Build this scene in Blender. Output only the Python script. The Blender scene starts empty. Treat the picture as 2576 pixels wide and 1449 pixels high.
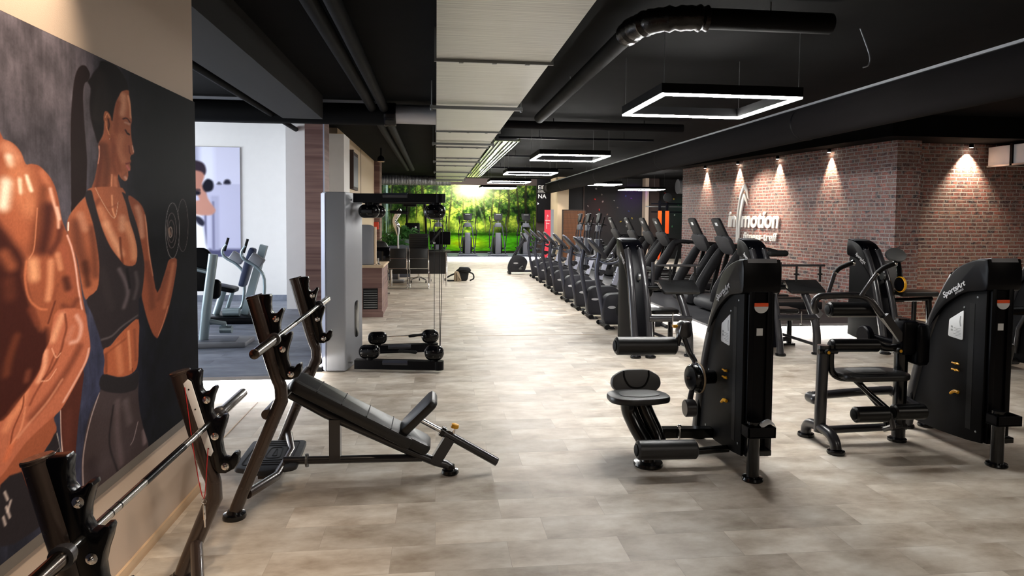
import bpy, bmesh, math, random
import numpy as np
from mathutils import Vector, Matrix

# ------------------------------------------------------------------ camera, world, exposure
scn = bpy.context.scene
COL = scn.collection
cd = bpy.data.cameras.new('camera'); cam = bpy.data.objects.new('camera', cd); COL.objects.link(cam)
cd.sensor_width = 36.0; cd.lens = 1680/2576*36; cd.shift_x = 0.0; cd.shift_y = -(724.5-625)/2576
cd.clip_start = 0.05; cd.clip_end = 200
_r = Vector((0.99358144, -0.11283644, 0.0079912)); _u = Vector((-0.0026645, 0.04727938, 0.99887815)); _f = Vector((0.11308768, 0.99248808, -0.04667526))
cam.matrix_world = Matrix(((_r.x, _u.x, -_f.x, 0), (_r.y, _u.y, -_f.y, 0), (_r.z, _u.z, -_f.z, 1.75), (0, 0, 0, 1)))
scn.camera = cam
w = bpy.data.worlds.new('world'); scn.world = w; w.use_nodes = True
w.node_tree.nodes['Background'].inputs[0].default_value = (0.75, 0.8, 0.9, 1)
w.node_tree.nodes['Background'].inputs[1].default_value = 0.02
vs = scn.view_settings
vs.view_transform = 'Standard'; vs.look = 'None'; vs.gamma = 1; vs.use_curve_mapping = False
vs.exposure = 0.5
LED = 125.0       # strength of the ceiling LED strips
GLOW = 30.0      # strength of the LED strips under the podium edges

def area(name, loc, rot, sx, sy, power, col=(1, 1, 1)):
    l = bpy.data.lights.new(name, 'AREA'); l.shape = 'RECTANGLE'; l.size = sx; l.size_y = sy; l.energy = power; l.color = col
    o = bpy.data.objects.new(name, l); COL.objects.link(o); o.location = loc; o.rotation_euler = rot
    return o
def spot(name, loc, target, power, col, ang=60, blend=.6, r=.03):
    l = bpy.data.lights.new(name, 'SPOT'); l.energy = power; l.color = col; l.spot_size = math.radians(ang); l.spot_blend = blend; l.shadow_soft_size = r
    o = bpy.data.objects.new(name, l); COL.objects.link(o); o.location = loc
    o.rotation_euler = (Vector(target)-Vector(loc)).to_track_quat('-Z', 'Y').to_euler()
    return o
# daylight through the window of the side room (window plane built below)
area('side_room_daylight', (-7.4, 9.6, 1.9), (0, math.radians(-90), 0), 2.4, 4.2, 150, (.86, .92, 1.0))
area('side_room_ceiling_light', (-4.6, 9.8, 3.38), (0, 0, 0), 1.2, 1.2, 15, (.93, .96, 1.0))
# warm track spots over the mural and over the foreground
for x, y, tx, ty, tz, p, a_ in ((-1.15, 2.62, -1.49, 2.62, 2.6, 120, 62), (-.5, 2.3, -1.49, 2.7, 1.2, 60, 62), (-.3, 1.9, -1.3, 2.6, .2, 130, 60), (-.4, 2.8, -1.1, 3.3, 0, 70, 62)):
    spot('warm_track_spot', (x, y, 3.3), (tx, ty, tz), p, (1, .80, .60), a_, 1, .05)
area('mural_fill', (1.2, 27.9, 3.4), (math.radians(50), 0, 0), 6.5, .2, 150, (1, .98, .9))  # unseen light added to brighten the forest mural

# ------------------------------------------------------------------ mesh helpers
def V(*a): return Vector(a)
def smooth(pts, n=6, closed=False):
    P = [Vector(p) for p in pts]; out = []; N = len(P)
    rng = range(N) if closed else range(N-1)
    for i in rng:
        p1, p2 = P[i], P[(i+1) % N]
        p0 = P[(i-1) % N] if (closed or i > 0) else p1*2-p2
        p3 = P[(i+2) % N] if (closed or i+2 < N) else p2*2-p1
        for k in range(n):
            t = k/n
            out.append(0.5*((2*p1)+(p2-p0)*t+(2*p0-5*p1+4*p2-p3)*t*t+(3*p1-p0-3*p2+p3)*t**3))
    if not closed: out.append(P[-1])
    return out
def rpoly(pts, r, n=4):
    """round the corners of a closed 2D polygon"""
    out = []; N = len(pts)
    for i in range(N):
        p = Vector(pts[i][:2]); a = Vector(pts[i-1][:2])-p; b = Vector(pts[(i+1) % N][:2])-p
        rr = min(r, a.length*.45, b.length*.45); a = p+a.normalized()*rr; b = p+b.normalized()*rr
        for k in range(n+1):
            t = k/n; out.append((1-t)**2*a+2*t*(1-t)*p+t*t*b)
    return [(q.x, q.y) for q in out]
def rect(x0, x1, y0, y1, r=0, n=4):
    p = [(x0, y0), (x1, y0), (x1, y1), (x0, y1)]
    return rpoly(p, r, n) if r else p
def ell(cx, cy, rx, ry, n=24): return [(cx+rx*math.cos(2*math.pi*k/n), cy+ry*math.sin(2*math.pi*k/n)) for k in range(n)]
PL = {'xy': lambda p, q, t: (p, q, t), 'xz': lambda p, q, t: (p, t, q), 'yz': lambda p, q, t: (t, p, q)}
def area2(o): return .5*sum(o[i-1][0]*o[i][1]-o[i][0]*o[i-1][1] for i in range(len(o)))
def inset(o, d):
    N = len(o); s = 1 if area2(o) > 0 else -1; out = []
    for i in range(N):
        a = Vector(o[i])-Vector(o[i-1]); b = Vector(o[(i+1) % N])-Vector(o[i])
        if a.length < 1e-7: a = b
        if b.length < 1e-7: b = a
        n1 = Vector((-a.y, a.x)).normalized(); n2 = Vector((-b.y, b.x)).normalized(); m = n1+n2
        if m.length < 1e-6: m = n1
        m.normalize(); k = max(.5, m.dot(n1)); p = Vector(o[i])+m*(s*d/k); out.append((p.x, p.y))
    return out
class MB:
    def __init__(s, M=None): s.v = []; s.f = []; s.M = M
    def add(s, vs_, fs, M=None):
        b = len(s.v)
        for p in vs_:
            p = Vector(p)
            if M is not None: p = M @ p
            if s.M is not None: p = s.M @ p
            s.v.append(p)
        s.f += [tuple(b+i for i in q) for q in fs]; return s
    def box(s, x0, x1, y0, y1, z0, z1, M=None, b=0):
        if b:
            return s.slab(rect(x0, x1, y0, y1, b, 3), 'xy', z0, z1, min(b, abs(z1-z0)*.4), M)
        vv = [(x, y, z) for z in (z0, z1) for y in (y0, y1) for x in (x0, x1)]
        return s.add(vv, [(0, 2, 3, 1), (4, 5, 7, 6), (0, 1, 5, 4), (2, 6, 7, 3), (0, 4, 6, 2), (1, 3, 7, 5)], M)
    def slab(s, o, plane, a, b, bev=0, M=None):
        if a > b: a, b = b, a
        f = PL[plane]; N = len(o)
        if bev > 0:
            bev = min(bev, (b-a)*.49)
            rings = [(inset(o, bev), a), (inset(o, bev*.3), a+bev*.3), (o, a+bev), (o, b-bev), (inset(o, bev*.3), b-bev*.3), (inset(o, bev), b)]
        else: rings = [(o, a), (o, b)]
        vv = []; ff = []
        for r, t in rings: vv += [f(p[0], p[1], t) for p in r]
        for k in range(len(rings)-1):
            for i in range(N):
                j = (i+1) % N; ff.append((k*N+i, k*N+j, (k+1)*N+j, (k+1)*N+i))
        ff.append(tuple(range(N))[::-1]); ff.append(tuple((len(rings)-1)*N+i for i in range(N)))
        return s.add(vv, ff, M)
    def tube(s, pts, r, n=10, sm=0, M=None, flat=1.0, ref=None, cap=True):
        P = smooth(pts, sm) if sm else [Vector(p) for p in pts]
        m = len(P); R = r if isinstance(r, (list, tuple)) else None
        if R is not None and len(R) != m:
            R = [np.interp(i/(m-1)*(len(R)-1), range(len(R)), R) for i in range(m)]
        T = []
        for i in range(m):
            t = (P[min(i+1, m-1)]-P[max(i-1, 0)]); T.append(t.normalized() if t.length else Vector((0, 0, 1)))
        nrm = Vector(ref) if ref else (Vector((0, 0, 1)) if abs(T[0].z) < .9 else Vector((1, 0, 0)))
        vv = []; ff = []
        for i in range(m):
            nrm = (nrm-T[i]*nrm.dot(T[i])).normalized(); bn = T[i].cross(nrm)
            k = 1.0
            if 0 < i < m-1:
                c = (P[i]-P[i-1]).normalized().dot(T[i]); k = 1/max(c, .6)
            rr = R[i] if R else r
            for j in range(n):
                a = 2*math.pi*(j+.5)/n
                vv.append(P[i]+nrm*math.cos(a)*rr*(k if n > 4 else 1.414*k)+bn*math.sin(a)*rr*flat*(1 if n > 4 else 1.414))
        for i in range(m-1):
            for j in range(n):
                q = (j+1) % n; ff.append((i*n+j, i*n+q, (i+1)*n+q, (i+1)*n+j))
        if cap: ff.append(tuple(range(n))[::-1]); ff.append(tuple((m-1)*n+j for j in range(n)))
        return s.add(vv, ff, M)
    def lathe(s, prof, p=(0, 0, 0), d=(0, 0, 1), n=20, M=None, sx=1, sy=1):
        d = Vector(d).normalized(); p = Vector(p)
        a = Vector((1, 0, 0)) if abs(d.x) < .9 else Vector((0, 0, 1))
        a = (a-d*a.dot(d)).normalized(); b = d.cross(a); vv = []; ff = []; m = len(prof)
        for r, t in prof:
            for j in range(n):
                q = 2*math.pi*j/n; vv.append(p+d*t+a*(math.cos(q)*r*sx)+b*(math.sin(q)*r*sy))
        for i in range(m-1):
            for j in range(n):
                q = (j+1) % n; ff.append((i*n+j, i*n+q, (i+1)*n+q, (i+1)*n+j))
        if prof[0][0] > 1e-5: ff.append(tuple(range(n))[::-1])
        if prof[-1][0] > 1e-5: ff.append(tuple((m-1)*n+j for j in range(n)))
        return s.add(vv, ff, M)
    def cyl(s, p, q, r, n=16, r2=None, b=0, M=None):
        p = Vector(p); q = Vector(q); L = (q-p).length; r2 = r if r2 is None else r2
        pr = [(max(r-b, 1e-4), 0), (r, b), (r2, L-b), (max(r2-b, 1e-4), L)] if b else [(r, 0), (r2, L)]
        return s.lathe(pr, p, q-p, n, M)
    def capsule(s, p, q, r, n=20, e=.5, M=None):
        p = Vector(p); q = Vector(q); L = (q-p).length; h = min(r*e*2, L*.5)
        pr = [(max(1e-4, r*math.sin(a)), h*(1-math.cos(a))) for a in [k*math.pi/12 for k in range(7)]]
        pr += [(rr, L-t) for rr, t in pr[::-1]]
        return s.lathe(pr, p, q-p, n, M)
    def ball(s, c, rx, ry=None, rz=None, n=16, m=10, M=None):
        ry = rx if ry is None else ry; rz = rx if rz is None else rz; vv = []; ff = []
        for i in range(m+1):
            a = math.pi*i/m
            for j in range(n):
                q = 2*math.pi*j/n; vv.append((c[0]+rx*max(math.sin(a), 1e-3)*math.cos(q), c[1]+ry*max(math.sin(a), 1e-3)*math.sin(q), c[2]-rz*math.cos(a)))
        for i in range(m):
            for j in range(n):
                q = (j+1) % n; ff.append((i*n+j, i*n+q, (i+1)*n+q, (i+1)*n+j))
        return s.add(vv, ff, M)
def mkmesh(name, mb, origin=(0, 0, 0), ang=38):
    me = bpy.data.meshes.new(name); o = Vector(origin)
    me.from_pydata([p-o for p in mb.v], [], mb.f)
    bm = bmesh.new(); bm.from_mesh(me); bmesh.ops.recalc_face_normals(bm, faces=bm.faces); bm.to_mesh(me); bm.free()
    me.shade_smooth(); me.set_sharp_from_angle(angle=math.radians(ang)); return me
def ob(name, mb, m, parent=None, origin=(0, 0, 0), label=None, ang=38):
    me = mkmesh(name, mb, origin, ang); me.materials.append(m)
    o = bpy.data.objects.new(name, me); COL.objects.link(o)
    if parent is not None: o.parent = parent
    elif any(origin): o.location = origin
    if label: o['label'] = label
    return o
def tag(o, label, cat, group=None, kind=None):
    if label: o['label'] = label
    if cat: o['category'] = cat
    if group: o['group'] = group
    if kind: o['kind'] = kind
    return o
def struct(name, mb, m, origin=(0, 0, 0), label=None, cat=None):
    o = ob(name, mb, m, None, origin); o['kind'] = 'structure'
    if label: o['label'] = label
    if cat: o['category'] = cat
    return o
class Thing:
    """an Empty at the thing's base plus its parts; part meshes are given in the frame of `world` (True: world coordinates)"""
    def __init__(s, name, label, cat, loc=(0, 0, 0), rotz=0, group=None, world=True):
        s.e = bpy.data.objects.new(name, None); COL.objects.link(s.e); s.e.empty_display_size = .1
        s.e.location = loc; s.e.rotation_euler = (0, 0, rotz); tag(s.e, label, cat, group); s.o = loc if world else (0, 0, 0)
    def p(s, name, mb, m, parent=None, label=None, ang=38):
        return ob(name, mb, m, parent or s.e, s.o, label, ang)
def dup(root, loc, rotz=None, label=None, group=None, scale=None):
    r = root.copy(); COL.objects.link(r); r.location = loc
    if rotz is not None: r.rotation_euler = (0, 0, rotz)
    if scale: r.scale = scale
    if label: r['label'] = label
    if group: r['group'] = group
    for ch in list(root.children):
        c = ch.copy(); COL.objects.link(c); c.parent = r
        for g in list(ch.children):
            d = g.copy(); COL.objects.link(d); d.parent = c
    return r
def text(mb, s, size, depth, M, shear=0, bold=0.0, align='LEFT', spacing=1.0):
    """lettering as solid geometry: local x right, local y up, thickness along local z"""
    c = bpy.data.curves.new('lettering', 'FONT'); c.body = s; c.size = size; c.extrude = depth/2; c.align_x = align; c.shear = shear; c.offset = bold; c.space_character = spacing; c.resolution_u = 3
    o = bpy.data.objects.new('lettering', c); COL.objects.link(o)
    dg = bpy.context.evaluated_depsgraph_get(); me = bpy.data.meshes.new_from_object(o.evaluated_get(dg))
    mb.add([v.co.copy() for v in me.vertices], [tuple(p.vertices) for p in me.polygons], M)
    bpy.data.objects.remove(o); bpy.data.curves.remove(c); bpy.data.meshes.remove(me); return mb

# ------------------------------------------------------------------ materials
def nodes(name):
    m = bpy.data.materials.new(name); m.use_nodes = True; nt = m.node_tree; return m, nt, nt.nodes['Principled BSDF']
def L(nt, a, b): nt.links.new(a, b)
def S(c):
    return tuple(((x/255)/12.92 if x/255 <= .04045 else ((x/255+.055)/1.055)**2.4) for x in c)
def mat(name, col, rough=.5, metal=0, noise=0, nscale=40, bump=0, coat=0, spec=None):
    m, nt, b = nodes(name); c = S(col)+(1,)
    b.inputs['Base Color'].default_value = c; b.inputs['Roughness'].default_value = rough; b.inputs['Metallic'].default_value = metal
    if coat: b.inputs['Coat Weight'].default_value = coat; b.inputs['Coat Roughness'].default_value = .08
    if spec is not None: b.inputs['Specular IOR Level'].default_value = spec
    tc = nt.nodes.new('ShaderNodeTexCoord'); nz = nt.nodes.new('ShaderNodeTexNoise'); nz.inputs['Scale'].default_value = nscale; nz.inputs['Detail'].default_value = 4
    L(nt, tc.outputs['Object'], nz.inputs['Vector'])
    mr = nt.nodes.new('ShaderNodeMapRange'); q_ = .06 if rough > .4 else .012; mr.inputs[3].default_value = max(0.0, rough-q_); mr.inputs[4].default_value = min(1, rough+q_)
    L(nt, nz.outputs[0], mr.inputs[0]); L(nt, mr.outputs[0], b.inputs['Roughness'])
    if noise:
        mx = nt.nodes.new('ShaderNodeMix'); mx.data_type = 'RGBA'; mx.inputs[6].default_value = tuple(x*(1-noise) for x in c[:3])+(1,); mx.inputs[7].default_value = tuple(min(1, x*(1+noise)) for x in c[:3])+(1,)
        L(nt, nz.outputs[0], mx.inputs[0]); L(nt, mx.outputs[2], b.inputs['Base Color'])
    if bump:
        bp = nt.nodes.new('ShaderNodeBump'); bp.inputs['Strength'].default_value = bump; bp.inputs['Distance'].default_value = .003; L(nt, nz.outputs[0], bp.inputs['Height']); L(nt, bp.outputs[0], b.inputs['Normal'])
    return m
def emis(name, col, st):
    m, nt, b = nodes(name); b.inputs['Base Color'].default_value = (.8, .8, .8, 1); b.inputs['Emission Color'].default_value = tuple(col)+(1,); b.inputs['Emission Strength'].default_value = st; return m
def paint_mat(name, rough=.45):
    m, nt, b = nodes(name); a = nt.nodes.new('ShaderNodeVertexColor'); a.layer_name = 'print'; L(nt, a.outputs[0], b.inputs['Base Color']); b.inputs['Roughness'].default_value = rough; b.inputs['Specular IOR Level'].default_value = .03; return m
def brick_mat(name):
    m, nt, b = nodes(name); N = nt.nodes.new
    tc = N('ShaderNodeTexCoord'); sx = N('ShaderNodeSeparateXYZ'); cx = N('ShaderNodeCombineXYZ'); L(nt, tc.outputs['Object'], sx.inputs[0])
    L(nt, sx.outputs[0], cx.inputs[0]); L(nt, sx.outputs[2], cx.inputs[1])
    wn = N('ShaderNodeTexNoise'); wn.inputs['Scale'].default_value = 14; wn.inputs['Detail'].default_value = 2; L(nt, cx.outputs[0], wn.inputs['Vector'])
    vm = N('ShaderNodeVectorMath'); vm.operation = 'SCALE'; vm.inputs['Scale'].default_value = .012; L(nt, wn.outputs[1], vm.inputs[0])
    va = N('ShaderNodeVectorMath'); va.operation = 'ADD'; L(nt, cx.outputs[0], va.inputs[0]); L(nt, vm.outputs[0], va.inputs[1])
    def brick(c1, c2, mo, bias=0, ms=.010):
        k = N('ShaderNodeTexBrick'); k.inputs['Scale'].default_value = 1; k.inputs['Brick Width'].default_value = .215; k.inputs['Row Height'].default_value = .0665
        k.inputs['Mortar Size'].default_value = ms; k.inputs['Mortar Smooth'].default_value = .35; k.inputs['Bias'].default_value = bias; k.offset = .5; k.squash = .6; k.squash_frequency = 3
        k.inputs['Color1'].default_value = S(c1)+(1,); k.inputs['Color2'].default_value = S(c2)+(1,); k.inputs['Mortar'].default_value = S(mo)+(1,); L(nt, va.outputs[0], k.inputs['Vector']); return k
    A = brick((178, 106, 92), (88, 60, 62), (184, 176, 172)); B = brick((60, 54, 62), (192, 136, 116), (172, 164, 158), -.15)
    n1 = N('ShaderNodeTexNoise'); n1.inputs['Scale'].default_value = 6.5; n1.inputs['Detail'].default_value = 3; L(nt, cx.outputs[0], n1.inputs['Vector'])
    cr = N('ShaderNodeMapRange'); cr.inputs[1].default_value = .44; cr.inputs[2].default_value = .6; L(nt, n1.outputs[0], cr.inputs[0])
    mx = N('ShaderNodeMix'); mx.data_type = 'RGBA'; L(nt, cr.outputs[0], mx.inputs[0]); L(nt, A.outputs[0], mx.inputs[6]); L(nt, B.outputs[0], mx.inputs[7])
    n2 = N('ShaderNodeTexNoise'); n2.inputs['Scale'].default_value = 34; n2.inputs['Detail'].default_value = 6; n2.inputs['Roughness'].default_value = .7; L(nt, cx.outputs[0], n2.inputs['Vector'])
    m3 = N('ShaderNodeMapRange'); m3.inputs[1].default_value = .47; m3.inputs[2].default_value = .66; m3.inputs[4].default_value = .78; L(nt, n2.outputs[0], m3.inputs[0])
    m2 = N('ShaderNodeMix'); m2.data_type = 'RGBA'; m2.inputs[7].default_value = S((166, 156, 154))+(1,); L(nt, m3.outputs[0], m2.inputs[0]); L(nt, mx.outputs[2], m2.inputs[6])
    L(nt, m2.outputs[2], b.inputs['Base Color'])
    bp = N('ShaderNodeBump'); bp.inputs['Strength'].default_value = 1; bp.inputs['Distance'].default_value = .012; bp.invert = True; L(nt, A.outputs['Fac'], bp.inputs['Height'])
    b2 = N('ShaderNodeBump'); b2.inputs['Strength'].default_value = .8; b2.inputs['Distance'].default_value = .006; L(nt, n2.outputs[0], b2.inputs['Height']); L(nt, bp.outputs[0], b2.inputs['Normal']); L(nt, b2.outputs[0], b.inputs['Normal'])
    b.inputs['Roughness'].default_value = .55; return m
def plank_mat(name, c1, c2, c3, W, Hh, rough, seam):
    m, nt, b = nodes(name); N = nt.nodes.new; tc = N('ShaderNodeTexCoord')
    k = N('ShaderNodeTexBrick'); k.inputs['Scale'].default_value = 1; k.inputs['Brick Width'].default_value = W; k.inputs['Row Height'].default_value = Hh; k.inputs['Mortar Size'].default_value = .0012; k.inputs['Mortar Smooth'].default_value = .2
    k.offset = .37; k.offset_frequency = 2; k.inputs['Color1'].default_value = (0, 0, 0, 1); k.inputs['Color2'].default_value = (1, 1, 1, 1); k.inputs['Mortar'].default_value = (.35, .35, .35, 1); L(nt, tc.outputs['Object'], k.inputs['Vector'])
    mp = N('ShaderNodeMapping'); mp.inputs['Scale'].default_value = (1.8, 3.2, 1); L(nt, tc.outputs['Object'], mp.inputs[0])
    off = N('ShaderNodeVectorMath'); off.operation = 'ADD'; sc = N('ShaderNodeVectorMath'); sc.operation = 'SCALE'; sc.inputs['Scale'].default_value = 31; L(nt, k.outputs[0], sc.inputs[0]); L(nt, mp.outputs[0], off.inputs[0]); L(nt, sc.outputs[0], off.inputs[1])
    n1 = N('ShaderNodeTexNoise'); n1.inputs['Scale'].default_value = 1.6; n1.inputs['Detail'].default_value = 6; n1.inputs['Roughness'].default_value = .62; L(nt, off.outputs[0], n1.inputs['Vector'])
    cr = N('ShaderNodeValToRGB'); e = cr.color_ramp.elements; e[0].position = .3; e[0].color = S(c1)+(1,); e[1].position = .72; e[1].color = S(c3)+(1,); q = e.new(.52); q.color = S(c2)+(1,)
    L(nt, n1.outputs[0], cr.inputs[0])
    hs = N('ShaderNodeHueSaturation'); mr = N('ShaderNodeMapRange'); mr.inputs[3].default_value = .80; mr.inputs[4].default_value = 1.07; L(nt, k.outputs[0], mr.inputs[0]); L(nt, mr.outputs[0], hs.inputs['Value']); L(nt, cr.outputs[0], hs.inputs['Color'])
    mx = N('ShaderNodeMix'); mx.data_type = 'RGBA'; mx.inputs[7].default_value = S(seam)+(1,)
    fm = N('ShaderNodeMath'); fm.operation = 'MULTIPLY'; fm.inputs[1].default_value = .6; L(nt, k.outputs['Fac'], fm.inputs[0]); L(nt, fm.outputs[0], mx.inputs[0]); L(nt, hs.outputs[0], mx.inputs[6]); L(nt, mx.outputs[2], b.inputs['Base Color'])
    b.inputs['Roughness'].default_value = rough; b.inputs['Specular IOR Level'].default_value = .36
    r2 = N('ShaderNodeMapRange'); r2.inputs[3].default_value = rough-.08; r2.inputs[4].default_value = rough+.12; L(nt, n1.outputs[0], r2.inputs[0]); L(nt, r2.outputs[0], b.inputs['Roughness'])
    bp = N('ShaderNodeBump'); bp.inputs['Strength'].default_value = .25; bp.inputs['Distance'].default_value = .002; L(nt, n1.outputs[0], bp.inputs['Height']); L(nt, bp.outputs[0], b.inputs['Normal']); return m
def stripes_mat(name, c1, c2, scale, axis, rough=.5, metal=0, dist=2):
    m, nt, b = nodes(name); N = nt.nodes.new; tc = N('ShaderNodeTexCoord'); mp = N('ShaderNodeMapping'); s_ = [.25, .25, .25]; s_[axis] = scale; mp.inputs['Scale'].default_value = s_; L(nt, tc.outputs['Object'], mp.inputs[0])
    n = N('ShaderNodeTexNoise'); n.inputs['Scale'].default_value = 1; n.inputs['Detail'].default_value = 3; n.inputs['Distortion'].default_value = dist*.1; L(nt, mp.outputs[0], n.inputs['Vector'])
    mr = N('ShaderNodeMapRange'); mr.inputs[1].default_value = .35; mr.inputs[2].default_value = .65; L(nt, n.outputs[0], mr.inputs[0])
    mx = N('ShaderNodeMix'); mx.data_type = 'RGBA'; mx.inputs[6].default_value = S(c1)+(1,); mx.inputs[7].default_value = S(c2)+(1,); L(nt, mr.outputs[0], mx.inputs[0]); L(nt, mx.outputs[2], b.inputs['Base Color'])
    b.inputs['Roughness'].default_value = rough; b.inputs['Metallic'].default_value = metal; return m
M = {}
M['floor'] = plank_mat('pale stone vinyl tiles', (158, 142, 124), (198, 187, 172), (224, 217, 206), .61, .27, .44, (150, 138, 126))
M['floor_side'] = plank_mat('grey oak planks', (96, 100, 112), (122, 128, 142), (148, 152, 164), 1.2, .18, .45, (70, 72, 80))
M['podium'] = plank_mat('dark rubber podium top', (50, 50, 54), (62, 62, 66), (78, 78, 80), 1.2, .3, .5, (30, 30, 32))
M['ceiling'] = mat('black painted concrete', (7, 7, 8), .95, noise=.35, nscale=3, bump=.3, spec=.12)
M['black_matte'] = mat('black sprayed duct', (6, 6, 7), .7, noise=.2, nscale=6, spec=.1)
M['trunk'] = mat('charcoal insulated duct', (22, 20, 21), .95, noise=.15, nscale=30, spec=.1)
M['beam'] = stripes_mat('shuttered dark concrete', (7, 7, 8), (13, 12, 14), 7, 0, .95)
M['beige'] = mat('beige painted wall', (182, 163, 146), .75, noise=.04, nscale=200, bump=.15)
M['white'] = mat('white painted wall', (232, 230, 228), .75, noise=.03, nscale=8)
M['cream'] = mat('cream panel', (205, 182, 152), .6, noise=.04, nscale=5)
M['base'] = stripes_mat('oak skirting', (176, 146, 116), (200, 172, 140), 12, 2, .5)
M['stone'] = stripes_mat('brown slate panel', (96, 66, 62), (134, 104, 96), 9, 2, .6, dist=14)
M['brick'] = brick_mat('tumbled red brick')
M['galv'] = stripes_mat('galvanised sheet duct', (158, 158, 152), (196, 196, 188), 60, 1, .42, .55)
M['galv_plain'] = mat('galvanised sleeve', (170, 170, 176), .38, .7, noise=.1, nscale=4)
M['tray'] = mat('shiny cable tray', (180, 190, 150), .25, .95)  # green reflection of the forest mural put into the metal colour
M['steel'] = mat('galvanised rail', (120, 122, 122), .4, .8)
M['frame'] = mat('graphite metallic frame', (42, 41, 44), .3, .05, coat=.3)
M['frame_dark'] = mat('black gloss frame', (10, 10, 12), .22, .1, coat=.35, spec=.3)
M['brown'] = mat('brown metallic frame', (66, 55, 50), .27, .45, coat=.4)
M['shell'] = mat('black plastic shell', (6, 6, 10), .36, spec=.12)
M['shell_gloss'] = mat('gloss black shell', (5, 5, 8), .22, coat=.15, spec=.2)
M['panel'] = mat('textured black panel', (6, 6, 8), .6, noise=.12, nscale=300, bump=.2, spec=.12)
M['pad'] = mat('black upholstery', (30, 30, 31), .4, bump=.2, nscale=240)
M['pad_grey'] = mat('charcoal upholstery', (84, 84, 84), .48, bump=.2, nscale=240)
M['foam'] = mat('black roller foam', (9, 9, 11), .33, spec=.4)
M['rubber'] = mat('black rubber', (11, 11, 12), .65, spec=.25)
M['mat'] = mat('ribbed rubber tread', (40, 41, 46), .55)
M['chrome'] = mat('polished chrome', (225, 225, 225), .12, 1)
M['bar'] = mat('barbell steel', (205, 203, 198), .2, 1)
M['sleeve_dark'] = mat('dark barbell sleeve', (96, 88, 82), .22, 1)
M['yellow'] = mat('yellow plastic', (238, 172, 32), .4)
M['orange'] = mat('orange powder coat', (240, 84, 24), .45)
M['paper'] = mat('white placard', (214, 216, 218), .5)
M['print'] = mat('grey print', (150, 152, 154), .6)
M['letter'] = mat('silver lettering', (190, 190, 194), .45)
M['sign_white'] = mat('white acrylic letters', (250, 248, 244), .4)
M['silver'] = mat('silver grey powder coat', (140, 142, 148), .5, .35, noise=.06, nscale=400)
M['silver_light'] = mat('pale silver edge', (176, 180, 198), .45, .3)
M['bluegrey'] = mat('blue grey metallic tube', (150, 166, 172), .35, .5)
M['upholstery_blue'] = mat('slate blue upholstery', (62, 72, 100), .45)
M['bike'] = mat('bike charcoal plastic', (40, 40, 46), .5, spec=.3)
M['bike_dark'] = mat('bike dark plastic', (24, 24, 27), .55, spec=.3)
M['bike_tube'] = mat('bike gunmetal tube', (70, 72, 84), .35, .5)
M['tread_dark'] = mat('treadmill charcoal plastic', (30, 30, 33), .5, spec=.3)
M['tread_mid'] = mat('treadmill grey plastic', (50, 50, 53), .55, spec=.3)
M['belt'] = mat('running belt', (20, 20, 21), .7)
M['ell_grey'] = mat('elliptical grey cover', (92, 94, 104), .45, .2)
M['screen'] = mat('dark glass display', (8, 8, 10), .1, coat=.5)
M['led'] = emis('LED diffuser', (1, .985, .95), LED)
M['glow'] = emis('podium LED strip', (1, .98, .93), GLOW)
M['lamp_face'] = emis('warm spot lens', (1, .85, .65), 30)
M['window'] = emis('frosted daylight window', (.85, .92, 1), 5)
M['poster'] = paint_mat('printed mural', .55)
M['wood'] = stripes_mat('walnut slats', (92, 54, 30), (130, 80, 46), 30, 2, .5)
M['desk'] = mat('black brown desk board', (26, 23, 23), .4)
M['leather'] = mat('black leather', (16, 16, 17), .35)
M['leaf'] = mat('green leaf', (52, 104, 44), .5, noise=.3, nscale=12)
M['planter'] = mat('grey planter', (84, 88, 100), .5)
M['cover'] = mat('dark slate cover plate', (38, 40, 50), .4)
M['red'] = mat('red banner', (214, 44, 66), .5)
M['alarm'] = mat('red alarm box', (198, 60, 32), .45)
M['climb'] = mat('dark climbing wall panel', (20, 18, 20), .8, noise=.35, nscale=5, bump=.4)
M['sand'] = mat('tan canvas', (150, 132, 108), .7)
M['black_fabric'] = mat('black fabric', (14, 14, 15), .8, bump=.3)
M['foil'] = mat('crumpled black foil', (30, 28, 28), .25, .6, bump=1.0, nscale=40)
M['spiral'] = stripes_mat('spiral duct', (120, 122, 126), (176, 178, 182), 34, 0, .35, .6)
M['red_line'] = mat('red cord', (170, 30, 34), .5)
M['brown_wall'] = mat('dark brown wall', (52, 38, 34), .7)
# ------------------------------------------------------------------ the room
CH = 3.45
struct('floor', MB().box(-9, 13.5, -5, 31, -.2, 0), M['floor'])
struct('ceiling', MB().box(-9, 13.5, -5, 31, CH, CH+.2), M['ceiling'])
struct('wall_left', MB().box(-1.85, -1.49, -5, 4.345, 0, CH), M['beige'])
struct('baseboard_left', MB().box(-1.49, -1.476, -5, 4.345, 0, .055).box(-1.85, -1.476, 4.345, 4.357, 0, .055), M['base'])
struct('wall_back', MB().box(-9, 13.5, -5.2, -5, 0, CH), M['beige'])
struct('wall_far', MB().box(-9, 13.5, 29.5, 29.7, 0, CH), M['brown_wall'])
struct('wall_right', MB().box(13.5, 13.7, -5, 31, 0, CH), M['brown_wall'])
struct('wall_side_room_end', MB().box(-9, -2.2, 12.9, 13.1, 0, CH), M['white'])
struct('baseboard_side_room', MB().box(-7.9, -2.53, 12.885, 12.9, .16, .26), M['floor_side'])
struct('wall_side_room_left', MB().box(-8.2, -8, 4.3, 12.9, 0, CH), M['white'])
struct('window_1', MB().box(-8, -7.985, 6.8, 12.2, .9, 3.1), M['window'])
struct('wall_side_room_near', MB().box(-8, -1.85, 4.1, 4.3, 0, CH), M['white'])
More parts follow.
